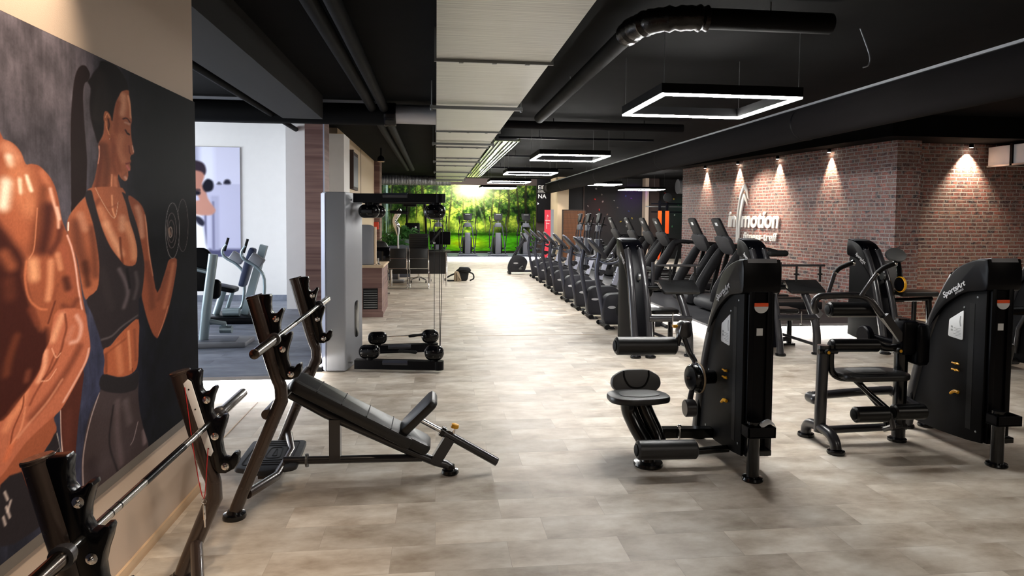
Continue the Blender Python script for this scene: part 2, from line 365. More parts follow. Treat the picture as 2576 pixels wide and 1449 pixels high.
# white pillar, slate pillar, slim white pillar, cream wall, slate end panel
struct('wall_white_pier', MB().box(-2.52, -2.2, 11.67, 12.9, 0, CH), M['white'])
struct('wall_slate_pier', MB().box(-2.08, -1.785, 11.0, 11.55, 0, CH), M['stone'])
struct('trim_1', MB().box(-1.795, -1.776, 10.985, 11.0, .16, CH), M['silver_light'])
struct('wall_slim_white_pier', MB().box(-1.94, -1.67, 12.5, 13.3, 0, 3.24), M['white'])
struct('wall_reception', MB().box(-2.1, -1.9, 13.3, 21.0, 0, CH), M['cream'])
struct('trim_2', MB().box(-1.9, -1.893, 17.3, 17.33, .95, CH), M['brown_wall'])
struct('wall_slate_end', MB().box(-2.15, -1.73, 21.0, 21.8, 0, CH), M['stone'])
# podiums: top slab overhangs a recessed plinth, LED strip in the recess
def podium(nm, outline, matl, z=.16, led=()):
    struct(nm, MB().slab(outline, 'xy', z-.035, z, 0), matl)
    struct('trim_'+nm, MB().slab(inset(outline, .10), 'xy', 0, z-.036), M['white'])
podium('floor_side_room', [(-7.98, 6.77), (-1.33, 6.77), (-1.33, 10.95), (-1.68, 12.45), (-1.98, 12.88), (-7.98, 12.88)], M['floor_side'])
podium('floor_cardio_podium', [(4.07, 9.56), (7.66, 9.56), (7.66, 10.4), (6.64, 17.4), (6.64, 23.2), (4.07, 23.2)], M['podium'])
podium('floor_far_podium', [(-1.2, 26.95), (4.9, 26.95), (4.9, 29.45), (-1.2, 29.45)], M['floor_side'])
def led_strip(lbl, pts):
    mb = MB()
    for a, b in zip(pts[:-1], pts[1:]): mb.tube([a, b], .012, n=6)
    tag(ob('led_strip', mb, M['glow']), lbl, 'light strip', 'LED strips under the podium edges')
led_strip('glowing LED strip under the edge of the grey side room podium', [(-7.9, 6.83, .1), (-1.39, 6.83, .1), (-1.39, 10.9, .1)])
led_strip('glowing LED strip under the edge of the treadmill podium', [(7.55, 9.62, .1), (4.13, 9.62, .1), (4.13, 23.1, .1)])
led_strip('glowing LED strip under the far podium before the forest mural', [(-1.1, 27.01, .1), (4.8, 27.01, .1)])
def rim(nm, pts):
    mb = MB()
    for (x0, y0), (x1, y1) in zip(pts[:-1], pts[1:]):
        mb.box(min(x0, x1)-.006, max(x0, x1)+.006, min(y0, y1)-.006, max(y0, y1)+.006, .13, .164)
    struct(nm, mb, M['galv_plain'])
rim('trim_3', [(7.6, 9.55), (4.06, 9.55), (4.06, 23.2)]); rim('trim_4', [(-7.9, 6.76), (-1.32, 6.76), (-1.32, 10.9)])
# floor expansion joints
struct('trim_5', MB().box(-1.66, -1.652, 4.36, 6.4, 0, .003), M['base'])
struct('trim_6', MB().box(-.8, 4.0, 9.76, 9.768, 0, .003), M['base'])
# brick wall: long run, pillar end, recessed run; local x runs along the wall
def brick_wall(nm, org, ang, L_, y0, y1, z1=3.1):
    o = struct(nm, MB().box(0, L_, y0, y1, 0, z1), M['brick'], (0, 0, 0)); o.location = org; o.rotation_euler = (0, 0, math.radians(ang)); return o
brick_wall('wall_brick_long', (7.705, 10.497, 0), 98.27, 7.19, -.46, 0)
brick_wall('wall_brick_pillar', (7.705, 10.493, 0), 4, .47, 0, .4)
brick_wall('wall_brick_recess', (8.05, 10.86, 0), .4, 5.4, 0, .2)
struct('trim_7', MB().slab([(6.2, 17.8), (7.25, 10.0), (13.4, 10.0), (13.4, 17.8)], 'xy', 3.1, CH), M['ceiling'])
# right rear: lit cream pier, dark panels, climbing wall
struct('wall_cream_pier', MB().box(5.05, 5.52, 27.6, 29.4, 0, CH), M['cream'])
struct('wall_dark_panel', MB().box(5.53, 6.2, 27.9, 28.0, 0, CH), M['climb'])
struct('trim_8', MB().box(6.2, 6.25, 27.85, 28.0, 0, CH), M['brown_wall'])
struct('wall_climbing', MB().box(6.25, 12.4, 28.1, 28.3, 0, CH), M['climb'])
struct('wall_climbing_pier', MB().box(8.83, 8.98, 27.6, 28.05, 0, CH), M['beige'])
struct('wall_dark_pier', MB().box(8.99, 9.5, 27.8, 28.05, 0, CH), M['brown_wall'])
struct('wall_direction_sign', MB().box(4.45, 5.04, 29.3, 29.48, 1.55, CH), M['shell'])

# ------------------------------------------------------------------ printed murals
def vn(u, v, su, sv, seed, octv=4):
    rs = np.random.RandomState(seed); out = np.zeros_like(u, dtype=float); amp = 1; tot = 0
    for o in range(octv):
        g = rs.rand(64, 64); x = u*su*2**o; y = v*sv*2**o; xi = np.floor(x).astype(int); yi = np.floor(y).astype(int); fx = x-xi; fy = y-yi
        fx = fx*fx*(3-2*fx); fy = fy*fy*(3-2*fy); a = g[xi % 64, yi % 64]; b = g[(xi+1) % 64, yi % 64]; c = g[xi % 64, (yi+1) % 64]; d = g[(xi+1) % 64, (yi+1) % 64]
        out += amp*((a*(1-fx)+b*fx)*(1-fy)+(c*(1-fx)+d*fx)*fy); tot += amp; amp *= .55
    return out/tot
def lin(c): c = np.clip(np.asarray(c, float)/255, 0, 1); return np.where(c <= .04045, c/12.92, ((c+.055)/1.055)**2.4)
def cr2(pts, closed, n=4):
    return np.array([(p.x, p.y) for p in smooth([(a, b, 0) for a, b in pts], n, closed)])
def sdist(U, Vv, P, closed, kx):
    d = np.full(U.shape, 1e9); N = len(P)
    for i in range(N if closed else N-1):
        a = P[i]; b = P[(i+1) % N]; bx = (b[0]-a[0])*kx; by = b[1]-a[1]; px = (U-a[0])*kx; py = Vv-a[1]; q = bx*bx+by*by
        t = np.clip((px*bx+py*by)/max(q, 1e-12), 0, 1); d = np.minimum(d, (px-t*bx)**2+(py-t*by)**2)
    return np.sqrt(d)
def inside(U, Vv, P):
    r = np.zeros(U.shape, bool); N = len(P)
    for i in range(N):
        a = P[i]; b = P[(i+1) % N]
        if a[1] == b[1]: continue
        r ^= ((a[1] > Vv) != (b[1] > Vv)) & (U < (b[0]-a[0])*(Vv-a[1])/(b[1]-a[1])+a[0])
    return r
def paint(RGB, U, Vv, prims, kfun):
    clip = np.ones(U.shape)
    for pr in prims:
        if pr[0] == 'p': _, col, soft, pts = pr; P = cr2(pts, True, 3); w_ = soft
        else: _, col, al, w_, sf, pts = pr; P = cr2(pts, False, 4) if len(pts) > 2 else np.array(pts, float)
        kx = kfun(float(P[:, 0].mean())); mgn = w_*1.6+.004
        sel = (U > P[:, 0].min()-mgn/kx) & (U < P[:, 0].max()+mgn/kx) & (Vv > P[:, 1].min()-mgn) & (Vv < P[:, 1].max()+mgn)
        ii = np.where(sel.any(1))[0]; jj = np.where(sel.any(0))[0]
        if pr[0] == 'p': clip = np.zeros(U.shape) if w_ < .012 else clip
        if not len(ii) or not len(jj): continue
        s = (slice(ii[0], ii[-1]+1), slice(jj[0], jj[-1]+1)); u = U[s]; v = Vv[s]
        d = sdist(u, v, P, pr[0] == 'p', kx)
        if pr[0] == 'p':
            d = np.where(inside(u, v, P), d, -d); a = np.clip(d/w_*.5+.5, 0, 1)
            if w_ < .012: clip[s] = a
            else: a = a*clip[s]
        else:
            h = w_*.5; a = np.clip((h*(1+sf)-d)/(2*sf*h+1e-9), 0, 1); a = a*a*(3-2*a)*al*clip[s]
        RGB[s] = RGB[s]*(1-a[..., None])+np.array(col, float)*a[..., None]
def picture(name, xyz, RGB, M_, parent=None):
    """grid mesh whose vertices carry the print; xyz arrays (n,m,3)"""
    n, m = RGB.shape[:2]; me = bpy.data.meshes.new(name); idx = np.arange(n*m).reshape(n, m)
    f = np.stack([idx[:-1, :-1], idx[1:, :-1], idx[1:, 1:], idx[:-1, 1:]], -1).reshape(-1, 4)
    me.vertices.add(n*m); me.vertices.foreach_set('co', xyz.reshape(-1).astype(np.float32)); me.loops.add(f.size); me.loops.foreach_set('vertex_index', f.reshape(-1).astype(np.int32))
    me.polygons.add(len(f)); me.polygons.foreach_set('loop_start', (np.arange(len(f))*4).astype(np.int32)); me.polygons.foreach_set('loop_total', np.full(len(f), 4, np.int32)); me.update(calc_edges=True)
    ca = me.color_attributes.new('print', 'FLOAT_COLOR', 'POINT'); c = np.ones((n*m, 4), np.float32); c[:, :3] = lin(RGB.reshape(-1, 3)); ca.data.foreach_set('color', c.reshape(-1))
    me.materials.append(M_); o = bpy.data.objects.new(name, me); COL.objects.link(o)
    if parent: o.parent = parent
    return o
POSTER = [
('p',(34,24,24),0.0018,[(3.014,2.368),(2.989,2.349),(2.966,2.311),(2.951,2.263),(2.938,2.202),(2.93,2.143),(2.924,2.064),(2.922,1.986),(2.92,1.908),(2.917,1.811),(2.918,1.793),(2.916,1.753),(2.964,1.788),(3.025,1.824),(3.038,1.834),(3.036,1.834),(3.048,1.957),(3.046,2.018),(3.039,2.078),(3.032,2.137),(3.027,2.229),(3.033,2.278),(3.047,2.305),(3.068,2.316),(3.089,2.35),(3.059,2.376),(3.032,2.375)]),
('p',(26,19,19),0.0029,[(3.068,2.315),(3.097,2.339),(3.118,2.362),(3.165,2.399),(3.192,2.431),(3.325,2.439),(3.419,2.397),(3.449,2.348),(3.397,2.333),(3.358,2.308),(3.323,2.28),(3.303,2.241),(3.288,2.195),(3.278,2.176),(3.234,2.204),(3.206,2.166),(3.195,2.113),(3.147,2.061),(3.123,2.092),(3.089,2.158),(3.08,2.226),(3.092,2.289)]),
('s',(44,36,34),0.6,0.0495,0.6,[(3.18,2.356),(3.219,2.271),(3.189,2.172)]),
('s',(40,34,32),0.6,0.0224,0.6,[(3.161,2.302),(3.122,2.171)]),
('p',(172,100,72),0.002,[(3.449,2.348),(3.456,2.326),(3.47,2.291),(3.475,2.241),(3.48,2.205),(3.469,2.18),(3.469,2.147),(3.478,2.106),(3.493,2.075),(3.5,2.057),(3.492,2.045),(3.467,2.038),(3.456,2.02),(3.464,2.007),(3.451,1.993),(3.458,1.981),(3.452,1.962),(3.431,1.956),(3.432,1.938),(3.419,1.916),(3.394,1.908),(3.356,1.919),(3.331,1.936),(3.326,1.915),(3.34,1.889),(3.358,1.858),(3.376,1.823),(3.336,1.799),(3.156,1.77),(3.075,1.823),(3.085,1.865),(3.111,1.903),(3.139,1.972),(3.153,2.024),(3.149,2.057),(3.195,2.109),(3.206,2.166),(3.234,2.204),(3.278,2.176),(3.293,2.213),(3.318,2.266),(3.35,2.302),(3.382,2.331)]),
('s',(96,52,40),0.9,0.0299,0.6,[(3.167,2.051),(3.159,1.965),(3.135,1.888),(3.117,1.845)]),
('s',(104,58,42),0.9,0.0381,0.6,[(3.202,2.054),(3.224,1.97),(3.203,1.883),(3.184,1.839)]),
('s',(128,70,50),0.8,0.0176,0.6,[(3.291,2.064),(3.279,1.997),(3.305,1.941)]),
('s',(235,170,150),0.9,0.0056,0.6,[(3.154,2.049),(3.152,2.007),(3.14,1.972)]),
('s',(222,158,126),0.9,0.0282,0.6,[(3.396,2.311),(3.394,2.265),(3.373,2.226)]),
('s',(232,165,130),0.9,0.0103,0.6,[(3.446,2.319),(3.466,2.268),(3.47,2.222)]),
('s',(150,84,60),0.8,0.0198,0.6,[(3.346,2.271),(3.325,2.2),(3.313,2.132)]),
('s',(200,126,94),0.8,0.0261,0.6,[(3.369,2.117),(3.347,2.047),(3.384,2.005)]),
('s',(140,76,54),0.7,0.0197,0.6,[(3.266,2.105),(3.308,2.021),(3.343,1.957)]),
('s',(235,175,150),0.9,0.0052,0.6,[(3.482,2.084),(3.492,2.056)]),
('s',(110,54,42),0.8,0.0062,0.6,[(3.446,2.08),(3.45,2.052),(3.46,2.042)]),
('s',(70,36,30),0.95,0.0061,0.6,[(3.388,2.202),(3.417,2.21),(3.441,2.207),(3.459,2.195)]),
('s',(205,150,130),0.8,0.0102,0.6,[(3.411,2.188),(3.451,2.187)]),
('s',(44,22,24),1,0.0071,0.6,[(3.411,2.152),(3.429,2.139),(3.447,2.136)]),
('s',(24,14,16),1,0.0062,0.6,[(3.439,2.139),(3.449,2.136)]),
('s',(128,58,52),1,0.0061,0.6,[(3.411,1.992),(3.433,1.995),(3.457,2.002)]),
('s',(205,112,104),1,0.0102,0.6,[(3.422,1.981),(3.442,1.966)]),
('s',(150,90,68),0.7,0.0081,0.6,[(3.411,1.948),(3.38,1.928)]),
('s',(226,176,156),0.8,0.0122,0.6,[(3.4,1.926),(3.412,1.918)]),
('s',(236,160,122),0.9,0.0068,0.6,[(3.267,1.93),(3.261,1.886),(3.264,1.842)]),
('s',(205,130,96),0.7,0.0137,0.6,[(3.294,1.918),(3.302,1.874),(3.3,1.83)]),
('s',(120,68,50),0.6,0.0099,0.6,[(3.332,1.911),(3.338,1.844)]),
('p',(164,96,66),0.0012,[(3.208,2.206),(3.23,2.214),(3.252,2.207),(3.271,2.188),(3.273,2.149),(3.264,2.109),(3.252,2.09),(3.239,2.114),(3.218,2.142),(3.2,2.174)]),
('s',(226,150,110),0.9,0.0042,0.6,[(3.216,2.184),(3.234,2.204),(3.256,2.19)]),
('s',(60,30,24),0.9,0.0068,0.6,[(3.242,2.18),(3.25,2.155),(3.24,2.132)]),
('s',(230,150,108),0.9,0.0042,0.6,[(3.219,2.168),(3.225,2.143),(3.248,2.111)]),
('s',(255,250,240),1,0.0027,0.6,[(3.228,2.102),(3.23,2.1)]),
('s',(255,250,240),1,0.0031,0.6,[(3.249,2.092),(3.251,2.091)]),
('p',(78,42,36),0.0017,[(2.802,1.04),(2.801,0.969),(2.801,0.886),(2.805,0.8),(2.82,0.711),(2.843,0.616),(2.875,0.603),(2.907,0.764),(2.935,0.892),(2.968,1.009),(2.983,1.093),(2.908,1.111)]),
('s',(238,210,200),0.9,0.005,0.6,[(2.802,0.969),(2.802,0.873),(2.81,0.799)]),
('s',(92,50,42),0.7,0.0306,0.6,[(2.856,0.941),(2.849,0.761)]),
('p',(168,98,70),0.0022,[(3.076,1.862),(3.05,1.835),(2.976,1.795),(2.899,1.741),(2.88,1.689),(2.911,1.633),(2.954,1.563),(2.975,1.485),(2.996,1.413),(3.025,1.384),(3.117,1.416),(3.204,1.43),(3.512,1.475),(3.549,1.548),(3.521,1.7),(3.411,1.796),(3.368,1.874)]),
('s',(104,58,44),0.9,0.0461,0.6,[(2.949,1.707),(2.968,1.612),(3.024,1.513)]),
('s',(110,62,46),0.9,0.0294,0.6,[(3.069,1.686),(3.091,1.607),(3.099,1.481)]),
('s',(196,136,110),0.8,0.0286,0.6,[(2.986,1.744),(3.019,1.687)]),
('s',(248,226,214),1,0.006,0.6,[(2.892,1.714),(2.889,1.683)]),
('s',(70,38,30),0.8,0.0252,0.6,[(3.013,1.54),(3.034,1.448)]),
('s',(240,170,130),0.9,0.0068,0.6,[(3.263,1.835),(3.267,1.773),(3.288,1.738)]),
('s',(212,142,108),0.8,0.0265,0.6,[(3.15,1.771),(3.215,1.704)]),
('s',(230,168,134),0.85,0.0292,0.6,[(3.201,1.704),(3.283,1.619),(3.34,1.56)]),
('s',(226,170,140),0.7,0.028,0.6,[(3.362,1.731),(3.36,1.681)]),
('s',(220,152,116),0.85,0.0288,0.6,[(3.407,1.702),(3.468,1.612),(3.481,1.537)]),
('s',(96,50,36),0.8,0.01,0.6,[(3.335,1.638),(3.341,1.581),(3.356,1.516)]),
('s',(150,86,62),0.7,0.0078,0.6,[(3.191,1.785),(3.246,1.779),(3.335,1.802)]),
('s',(226,190,160),0.9,0.0021,0.6,[(3.108,1.87),(3.165,1.812),(3.28,1.73),(3.323,1.809)]),
('s',(120,66,48),0.7,0.0167,0.6,[(3.138,1.811),(3.085,1.771)]),
('p',(146,80,56),0.0022,[(3.429,1.84),(3.509,1.823),(3.559,1.803),(3.601,1.769),(3.629,1.707),(3.649,1.589),(3.688,1.461),(3.748,1.333),(3.864,1.447),(3.912,1.498),(4.025,1.491),(3.978,1.36),(3.901,1.233),(3.832,1.159),(3.75,1.093),(3.721,1.095),(3.675,1.128),(3.616,1.209),(3.573,1.293),(3.554,1.349),(3.559,1.471),(3.548,1.624),(3.487,1.678),(3.442,1.775)]),
('s',(206,146,120),0.85,0.0254,0.6,[(3.524,1.783),(3.556,1.73),(3.57,1.639)]),
('s',(226,158,126),0.8,0.0076,0.6,[(3.614,1.746),(3.634,1.652),(3.655,1.542),(3.696,1.428)]),
('s',(112,60,44),0.8,0.0305,0.6,[(3.617,1.498),(3.667,1.383),(3.68,1.263)]),
('s',(190,116,84),0.8,0.0186,0.6,[(3.971,1.473),(3.913,1.358),(3.836,1.242)]),
('s',(120,64,46),0.7,0.0205,0.6,[(3.884,1.429),(3.758,1.293)]),
('s',(214,140,110),0.8,0.0045,0.6,[(3.75,1.102),(3.812,1.154),(3.887,1.243)]),
('p',(20,18,20),0.0025,[(4.209,1.685),(4.205,1.645),(4.194,1.607),(4.179,1.575),(4.159,1.551),(4.138,1.537),(4.115,1.533),(4.093,1.539),(4.073,1.555),(4.057,1.58),(4.045,1.612),(4.038,1.649),(4.037,1.688),(4.041,1.727),(4.051,1.763),(4.065,1.795),(4.084,1.819),(4.105,1.835),(4.127,1.841),(4.15,1.836),(4.17,1.821),(4.187,1.796),(4.2,1.764),(4.208,1.726)]),
('s',(150,140,138),0.9,0.0039,0.5,[(4.209,1.685),(4.205,1.645),(4.194,1.607),(4.179,1.575),(4.159,1.551),(4.138,1.537),(4.115,1.533),(4.093,1.539),(4.073,1.555),(4.057,1.58),(4.045,1.612),(4.038,1.649),(4.037,1.688),(4.041,1.727),(4.051,1.763),(4.065,1.795),(4.084,1.819),(4.105,1.835),(4.127,1.841),(4.15,1.836),(4.17,1.821),(4.187,1.796),(4.2,1.764),(4.208,1.726),(4.209,1.685)]),
('p',(14,12,15),0.0024,[(4.071,1.657),(4.066,1.616),(4.054,1.577),(4.035,1.545),(4.012,1.521),(3.987,1.506),(3.96,1.502),(3.934,1.509),(3.91,1.526),(3.891,1.552),(3.876,1.585),(3.868,1.622),(3.866,1.662),(3.871,1.701),(3.883,1.738),(3.9,1.77),(3.921,1.795),(3.946,1.811),(3.972,1.816),(3.999,1.812),(4.024,1.796),(4.044,1.771),(4.06,1.738),(4.069,1.699)]),
('s',(196,190,188),0.9,0.0043,0.5,[(4.071,1.657),(4.066,1.616),(4.054,1.577),(4.035,1.545),(4.012,1.521),(3.987,1.506),(3.96,1.502),(3.934,1.509),(3.91,1.526),(3.891,1.552),(3.876,1.585),(3.868,1.622),(3.866,1.662),(3.871,1.701),(3.883,1.738),(3.9,1.77),(3.921,1.795),(3.946,1.811),(3.972,1.816),(3.999,1.812),(4.024,1.796),(4.044,1.771),(4.06,1.738),(4.069,1.699),(4.071,1.657)]),
('s',(120,110,110),0.9,0.0033,0.5,[(4.024,1.658),(4.02,1.632),(4.012,1.608),(4.001,1.588),(3.986,1.573),(3.969,1.564),(3.951,1.561),(3.933,1.565),(3.918,1.576),(3.905,1.592),(3.895,1.612),(3.889,1.636),(3.888,1.661),(3.891,1.686),(3.899,1.709),(3.91,1.729),(3.925,1.745),(3.941,1.755),(3.959,1.758),(3.976,1.755),(3.992,1.745),(4.006,1.729),(4.016,1.708),(4.022,1.684),(4.024,1.658)]),
('s',(104,92,92),0.9,0.0038,0.5,[(3.995,1.654),(3.992,1.638),(3.987,1.623),(3.979,1.61),(3.969,1.6),(3.958,1.594),(3.946,1.593),(3.935,1.595),(3.924,1.602),(3.916,1.612),(3.909,1.625),(3.905,1.64),(3.904,1.656),(3.907,1.672),(3.912,1.687),(3.919,1.7),(3.929,1.71),(3.94,1.716),(3.951,1.718),(3.963,1.716),(3.974,1.709),(3.983,1.699),(3.99,1.686),(3.994,1.671),(3.995,1.654)]),
('s',(180,160,150),0.9,0.0047,0.5,[(3.96,1.651),(3.959,1.643),(3.956,1.636),(3.953,1.63),(3.948,1.626),(3.942,1.623),(3.936,1.622),(3.931,1.623),(3.925,1.626),(3.921,1.631),(3.918,1.637),(3.916,1.644),(3.915,1.652),(3.916,1.659),(3.919,1.666),(3.923,1.672),(3.927,1.676),(3.933,1.679),(3.939,1.68),(3.944,1.679),(3.95,1.676),(3.954,1.671),(3.958,1.665),(3.96,1.658),(3.96,1.651)]),
('s',(150,120,104),0.9,0.0117,0.6,[(3.916,1.669),(3.937,1.638)]),
('s',(90,84,84),0.9,0.0097,0.6,[(4.057,1.738),(4.086,1.719)]),
('p',(44,38,42),0.002,[(3.025,1.827),(3.076,1.852),(3.097,1.817),(3.129,1.751),(3.173,1.677),(3.239,1.6),(3.324,1.539),(3.383,1.505),(3.488,1.501),(3.515,1.565),(3.488,1.641),(3.439,1.716),(3.408,1.789),(3.378,1.831),(3.364,1.854),(3.413,1.838),(3.458,1.775),(3.513,1.7),(3.558,1.609),(3.591,1.507),(3.588,1.438),(3.554,1.341),(3.519,1.322),(3.515,1.224),(3.403,1.212),(3.295,1.179),(3.22,1.151),(3.157,1.143),(3.126,1.203),(3.066,1.313),(3.019,1.384),(3.109,1.417),(3.133,1.491),(3.128,1.572),(3.089,1.705)]),
('s',(98,88,94),0.8,0.018,0.6,[(3.322,1.49),(3.38,1.427),(3.403,1.366),(3.36,1.306)]),
('s',(84,76,80),0.7,0.0166,0.6,[(3.494,1.461),(3.509,1.399),(3.473,1.336)]),
('s',(92,86,90),0.8,0.0089,0.6,[(3.139,1.19),(3.236,1.19),(3.341,1.218),(3.502,1.245)]),
('s',(52,46,49),0.7,0.0305,0.6,[(3.166,1.502),(3.202,1.396),(3.242,1.322)]),
('s',(26,22,26),0.8,0.0122,0.6,[(3.398,1.484),(3.426,1.393)]),
('p',(170,94,64),0.002,[(3.157,1.143),(3.22,1.148),(3.295,1.178),(3.403,1.21),(3.515,1.223),(3.51,1.095),(3.502,1.021),(3.475,0.98),(3.393,0.97),(3.271,0.989),(3.173,1.021),(3.153,1.045),(3.165,1.093)]),
('s',(110,58,42),0.8,0.0113,0.6,[(3.177,1.118),(3.176,1.036)]),
('s',(222,150,112),0.8,0.0102,0.6,[(3.402,1.183),(3.413,1.077),(3.418,0.994)]),
('s',(130,72,52),0.7,0.0124,0.6,[(3.466,1.179),(3.477,1.026)]),
('s',(206,128,92),0.8,0.0256,0.6,[(3.292,1.137),(3.317,1.003)]),
('s',(110,54,38),0.9,0.0041,0.6,[(3.436,0.994),(3.441,0.97)]),
('s',(126,68,48),0.6,0.0098,0.6,[(3.191,1.122),(3.369,1.152)]),
('p',(66,57,60),0.0019,[(3.143,1.032),(3.282,0.989),(3.407,0.964),(3.501,0.962),(3.496,0.854),(3.511,0.756),(3.554,0.648),(3.603,0.535),(3.433,0.533),(3.263,0.527),(3.091,0.52),(2.961,0.521),(2.949,0.615),(2.951,0.702),(2.978,0.798),(3.033,0.897),(3.12,0.968)]),
('s',(176,160,162),0.85,0.0054,0.6,[(3.109,0.957),(3.035,0.869),(2.984,0.778),(2.961,0.698),(2.96,0.593)]),
('s',(50,42,46),0.7,0.0435,0.6,[(3.027,0.674),(3.057,0.571)]),
('s',(92,80,84),0.8,0.0254,0.6,[(3.277,0.874),(3.271,0.729),(3.305,0.57)]),
('s',(98,88,92),0.7,0.0282,0.6,[(3.359,0.851),(3.397,0.739)]),
('s',(160,146,150),0.7,0.0051,0.6,[(3.486,0.712),(3.438,0.644),(3.404,0.625)]),
('s',(140,124,130),0.7,0.0191,0.6,[(3.554,0.648),(3.563,0.581)]),
('s',(30,26,30),0.7,0.0077,0.6,[(3.237,0.866),(3.192,0.708),(3.264,0.546)]),
('p',(38,35,39),0.002,[(3.143,1.034),(3.282,0.987),(3.407,0.963),(3.501,0.962),(3.488,0.888),(3.403,0.887),(3.279,0.912),(3.121,0.973)]),
('p',(150,84,60),0.0017,[(2.375,2.016),(2.495,2.005),(2.55,1.995),(2.592,1.968),(2.618,1.929),(2.651,1.932),(2.698,1.929),(2.741,1.909),(2.776,1.885),(2.807,1.847),(2.828,1.794),(2.845,1.729),(2.873,1.684),(2.911,1.639),(2.94,1.581),(2.968,1.493),(2.986,1.405),(3.01,1.326),(2.992,1.344),(3.025,1.263),(3.042,1.176),(3.02,1.13),(2.982,1.094),(2.893,1.028),(2.815,0.977),(2.757,0.955),(2.773,0.912),(2.761,0.881),(2.708,0.858),(2.65,0.833),(2.444,0.815),(2.325,0.863)]),
('p',(62,30,26),0.0137,[(2.482,1.701),(2.591,1.586),(2.585,1.527),(2.625,1.422),(2.68,1.312),(2.728,1.307),(2.723,1.21),(2.626,1.12),(2.519,1.073),(2.453,1.04),(2.334,1.07),(2.362,1.719)]),
('s',(170,96,66),0.7,0.0387,0.6,[(2.485,1.607),(2.52,1.566)]),
('s',(96,50,38),0.7,0.0388,0.6,[(2.503,1.51),(2.508,1.461)]),
('s',(120,64,44),0.6,0.0268,0.6,[(2.538,1.312),(2.494,1.242),(2.476,1.194)]),
('s',(150,84,62),0.5,0.0216,0.6,[(2.601,1.17),(2.591,1.145)]),
('s',(212,148,118),0.8,0.0453,0.6,[(2.515,1.976),(2.557,1.948)]),
('s',(250,232,214),0.95,0.0241,0.9,[(2.522,1.944),(2.532,1.922)]),
('s',(206,132,96),0.85,0.0866,0.9,[(2.577,1.887),(2.619,1.774)]),
('s',(176,100,70),0.8,0.0701,0.9,[(2.526,1.745),(2.591,1.674)]),
('s',(255,240,222),0.95,0.0386,0.9,[(2.503,1.853),(2.494,1.815),(2.485,1.777)]),
('s',(250,226,200),0.9,0.02,0.9,[(2.58,1.867),(2.586,1.828)]),
('s',(255,236,212),0.95,0.0141,0.9,[(2.62,1.884),(2.647,1.835)]),
('s',(190,112,80),0.6,0.0092,0.6,[(2.557,1.885),(2.568,1.788)]),
('s',(186,110,78),0.6,0.0108,0.6,[(2.604,1.883),(2.6,1.789)]),
('s',(196,120,88),0.8,0.0262,0.6,[(2.723,1.905),(2.756,1.855),(2.772,1.803)]),
('s',(120,66,46),0.85,0.032,0.6,[(2.729,1.843),(2.699,1.75),(2.67,1.673),(2.654,1.617)]),
('s',(66,32,28),0.9,0.0423,0.9,[(2.753,1.771),(2.741,1.697),(2.71,1.615)]),
('s',(84,42,34),0.8,0.0234,0.6,[(2.834,1.696),(2.812,1.642),(2.764,1.602)]),
('s',(236,182,160),0.9,0.0117,0.6,[(2.77,1.845),(2.791,1.793),(2.817,1.739),(2.82,1.696)]),
('s',(244,200,182),0.85,0.0118,0.6,[(2.813,1.772),(2.83,1.729)]),
('s',(214,140,106),0.7,0.0047,0.6,[(2.682,1.77),(2.671,1.699),(2.654,1.617),(2.624,1.584)]),
('s',(240,190,178),0.9,0.007,0.6,[(2.882,1.662),(2.915,1.605),(2.938,1.536),(2.954,1.454),(2.974,1.377),(3.003,1.286)]),
('s',(160,88,66),0.8,0.0274,0.6,[(2.85,1.614),(2.886,1.528),(2.902,1.426)]),
('s',(232,168,128),0.9,0.0379,0.9,[(2.648,1.567),(2.654,1.516)]),
('s',(222,152,116),0.85,0.0229,0.6,[(2.762,1.564),(2.754,1.485),(2.738,1.423)]),
('s',(214,146,112),0.8,0.0201,0.6,[(2.81,1.588),(2.827,1.533)]),
('s',(200,118,84),0.8,0.0079,0.6,[(2.607,1.575),(2.596,1.511),(2.618,1.438),(2.675,1.395),(2.727,1.383)]),
('s',(150,82,58),0.7,0.0097,0.6,[(2.708,1.563),(2.704,1.464)]),
('s',(70,36,30),0.85,0.0273,0.6,[(2.864,1.486),(2.878,1.451)]),
('s',(132,72,52),0.7,0.0116,0.6,[(2.805,1.47),(2.775,1.419)]),
('s',(110,58,44),0.8,0.0207,0.6,[(2.943,1.393),(2.9,1.364),(2.84,1.383)]),
('s',(116,60,44),0.8,0.022,0.6,[(2.624,1.397),(2.664,1.34)]),
('s',(92,46,36),0.8,0.0066,0.6,[(2.784,1.407),(2.734,1.329)]),
('p',(182,106,80),0.0032,[(2.802,1.37),(2.757,1.307),(2.74,1.259),(2.695,1.216),(2.674,1.164),(2.607,1.114),(2.545,1.081),(2.453,1.037),(2.333,1.031),(2.324,0.837),(2.445,0.853),(2.495,0.879),(2.572,0.916),(2.655,0.939),(2.742,0.957),(2.815,0.977),(2.893,1.028),(2.982,1.094),(3.02,1.13),(3.042,1.176),(3.025,1.263),(2.992,1.344)]),
('s',(230,166,132),0.85,0.0249,0.9,[(2.83,1.343),(2.787,1.291),(2.765,1.26)]),
('s',(236,170,138),0.85,0.0176,0.9,[(2.714,1.223),(2.702,1.169),(2.662,1.122)]),
('s',(222,142,106),0.85,0.0241,0.9,[(2.58,1.099),(2.553,1.063),(2.501,1.035),(2.468,1.004)]),
('s',(206,112,78),0.8,0.0207,0.9,[(2.497,0.942),(2.463,0.901)]),
('s',(112,58,42),0.8,0.0083,0.6,[(2.852,1.346),(2.86,1.29),(2.837,1.246),(2.814,1.203),(2.75,1.147),(2.691,1.121)]),
('s',(120,62,46),0.75,0.008,0.6,[(2.773,1.2),(2.721,1.142),(2.642,1.082),(2.605,1.048)]),
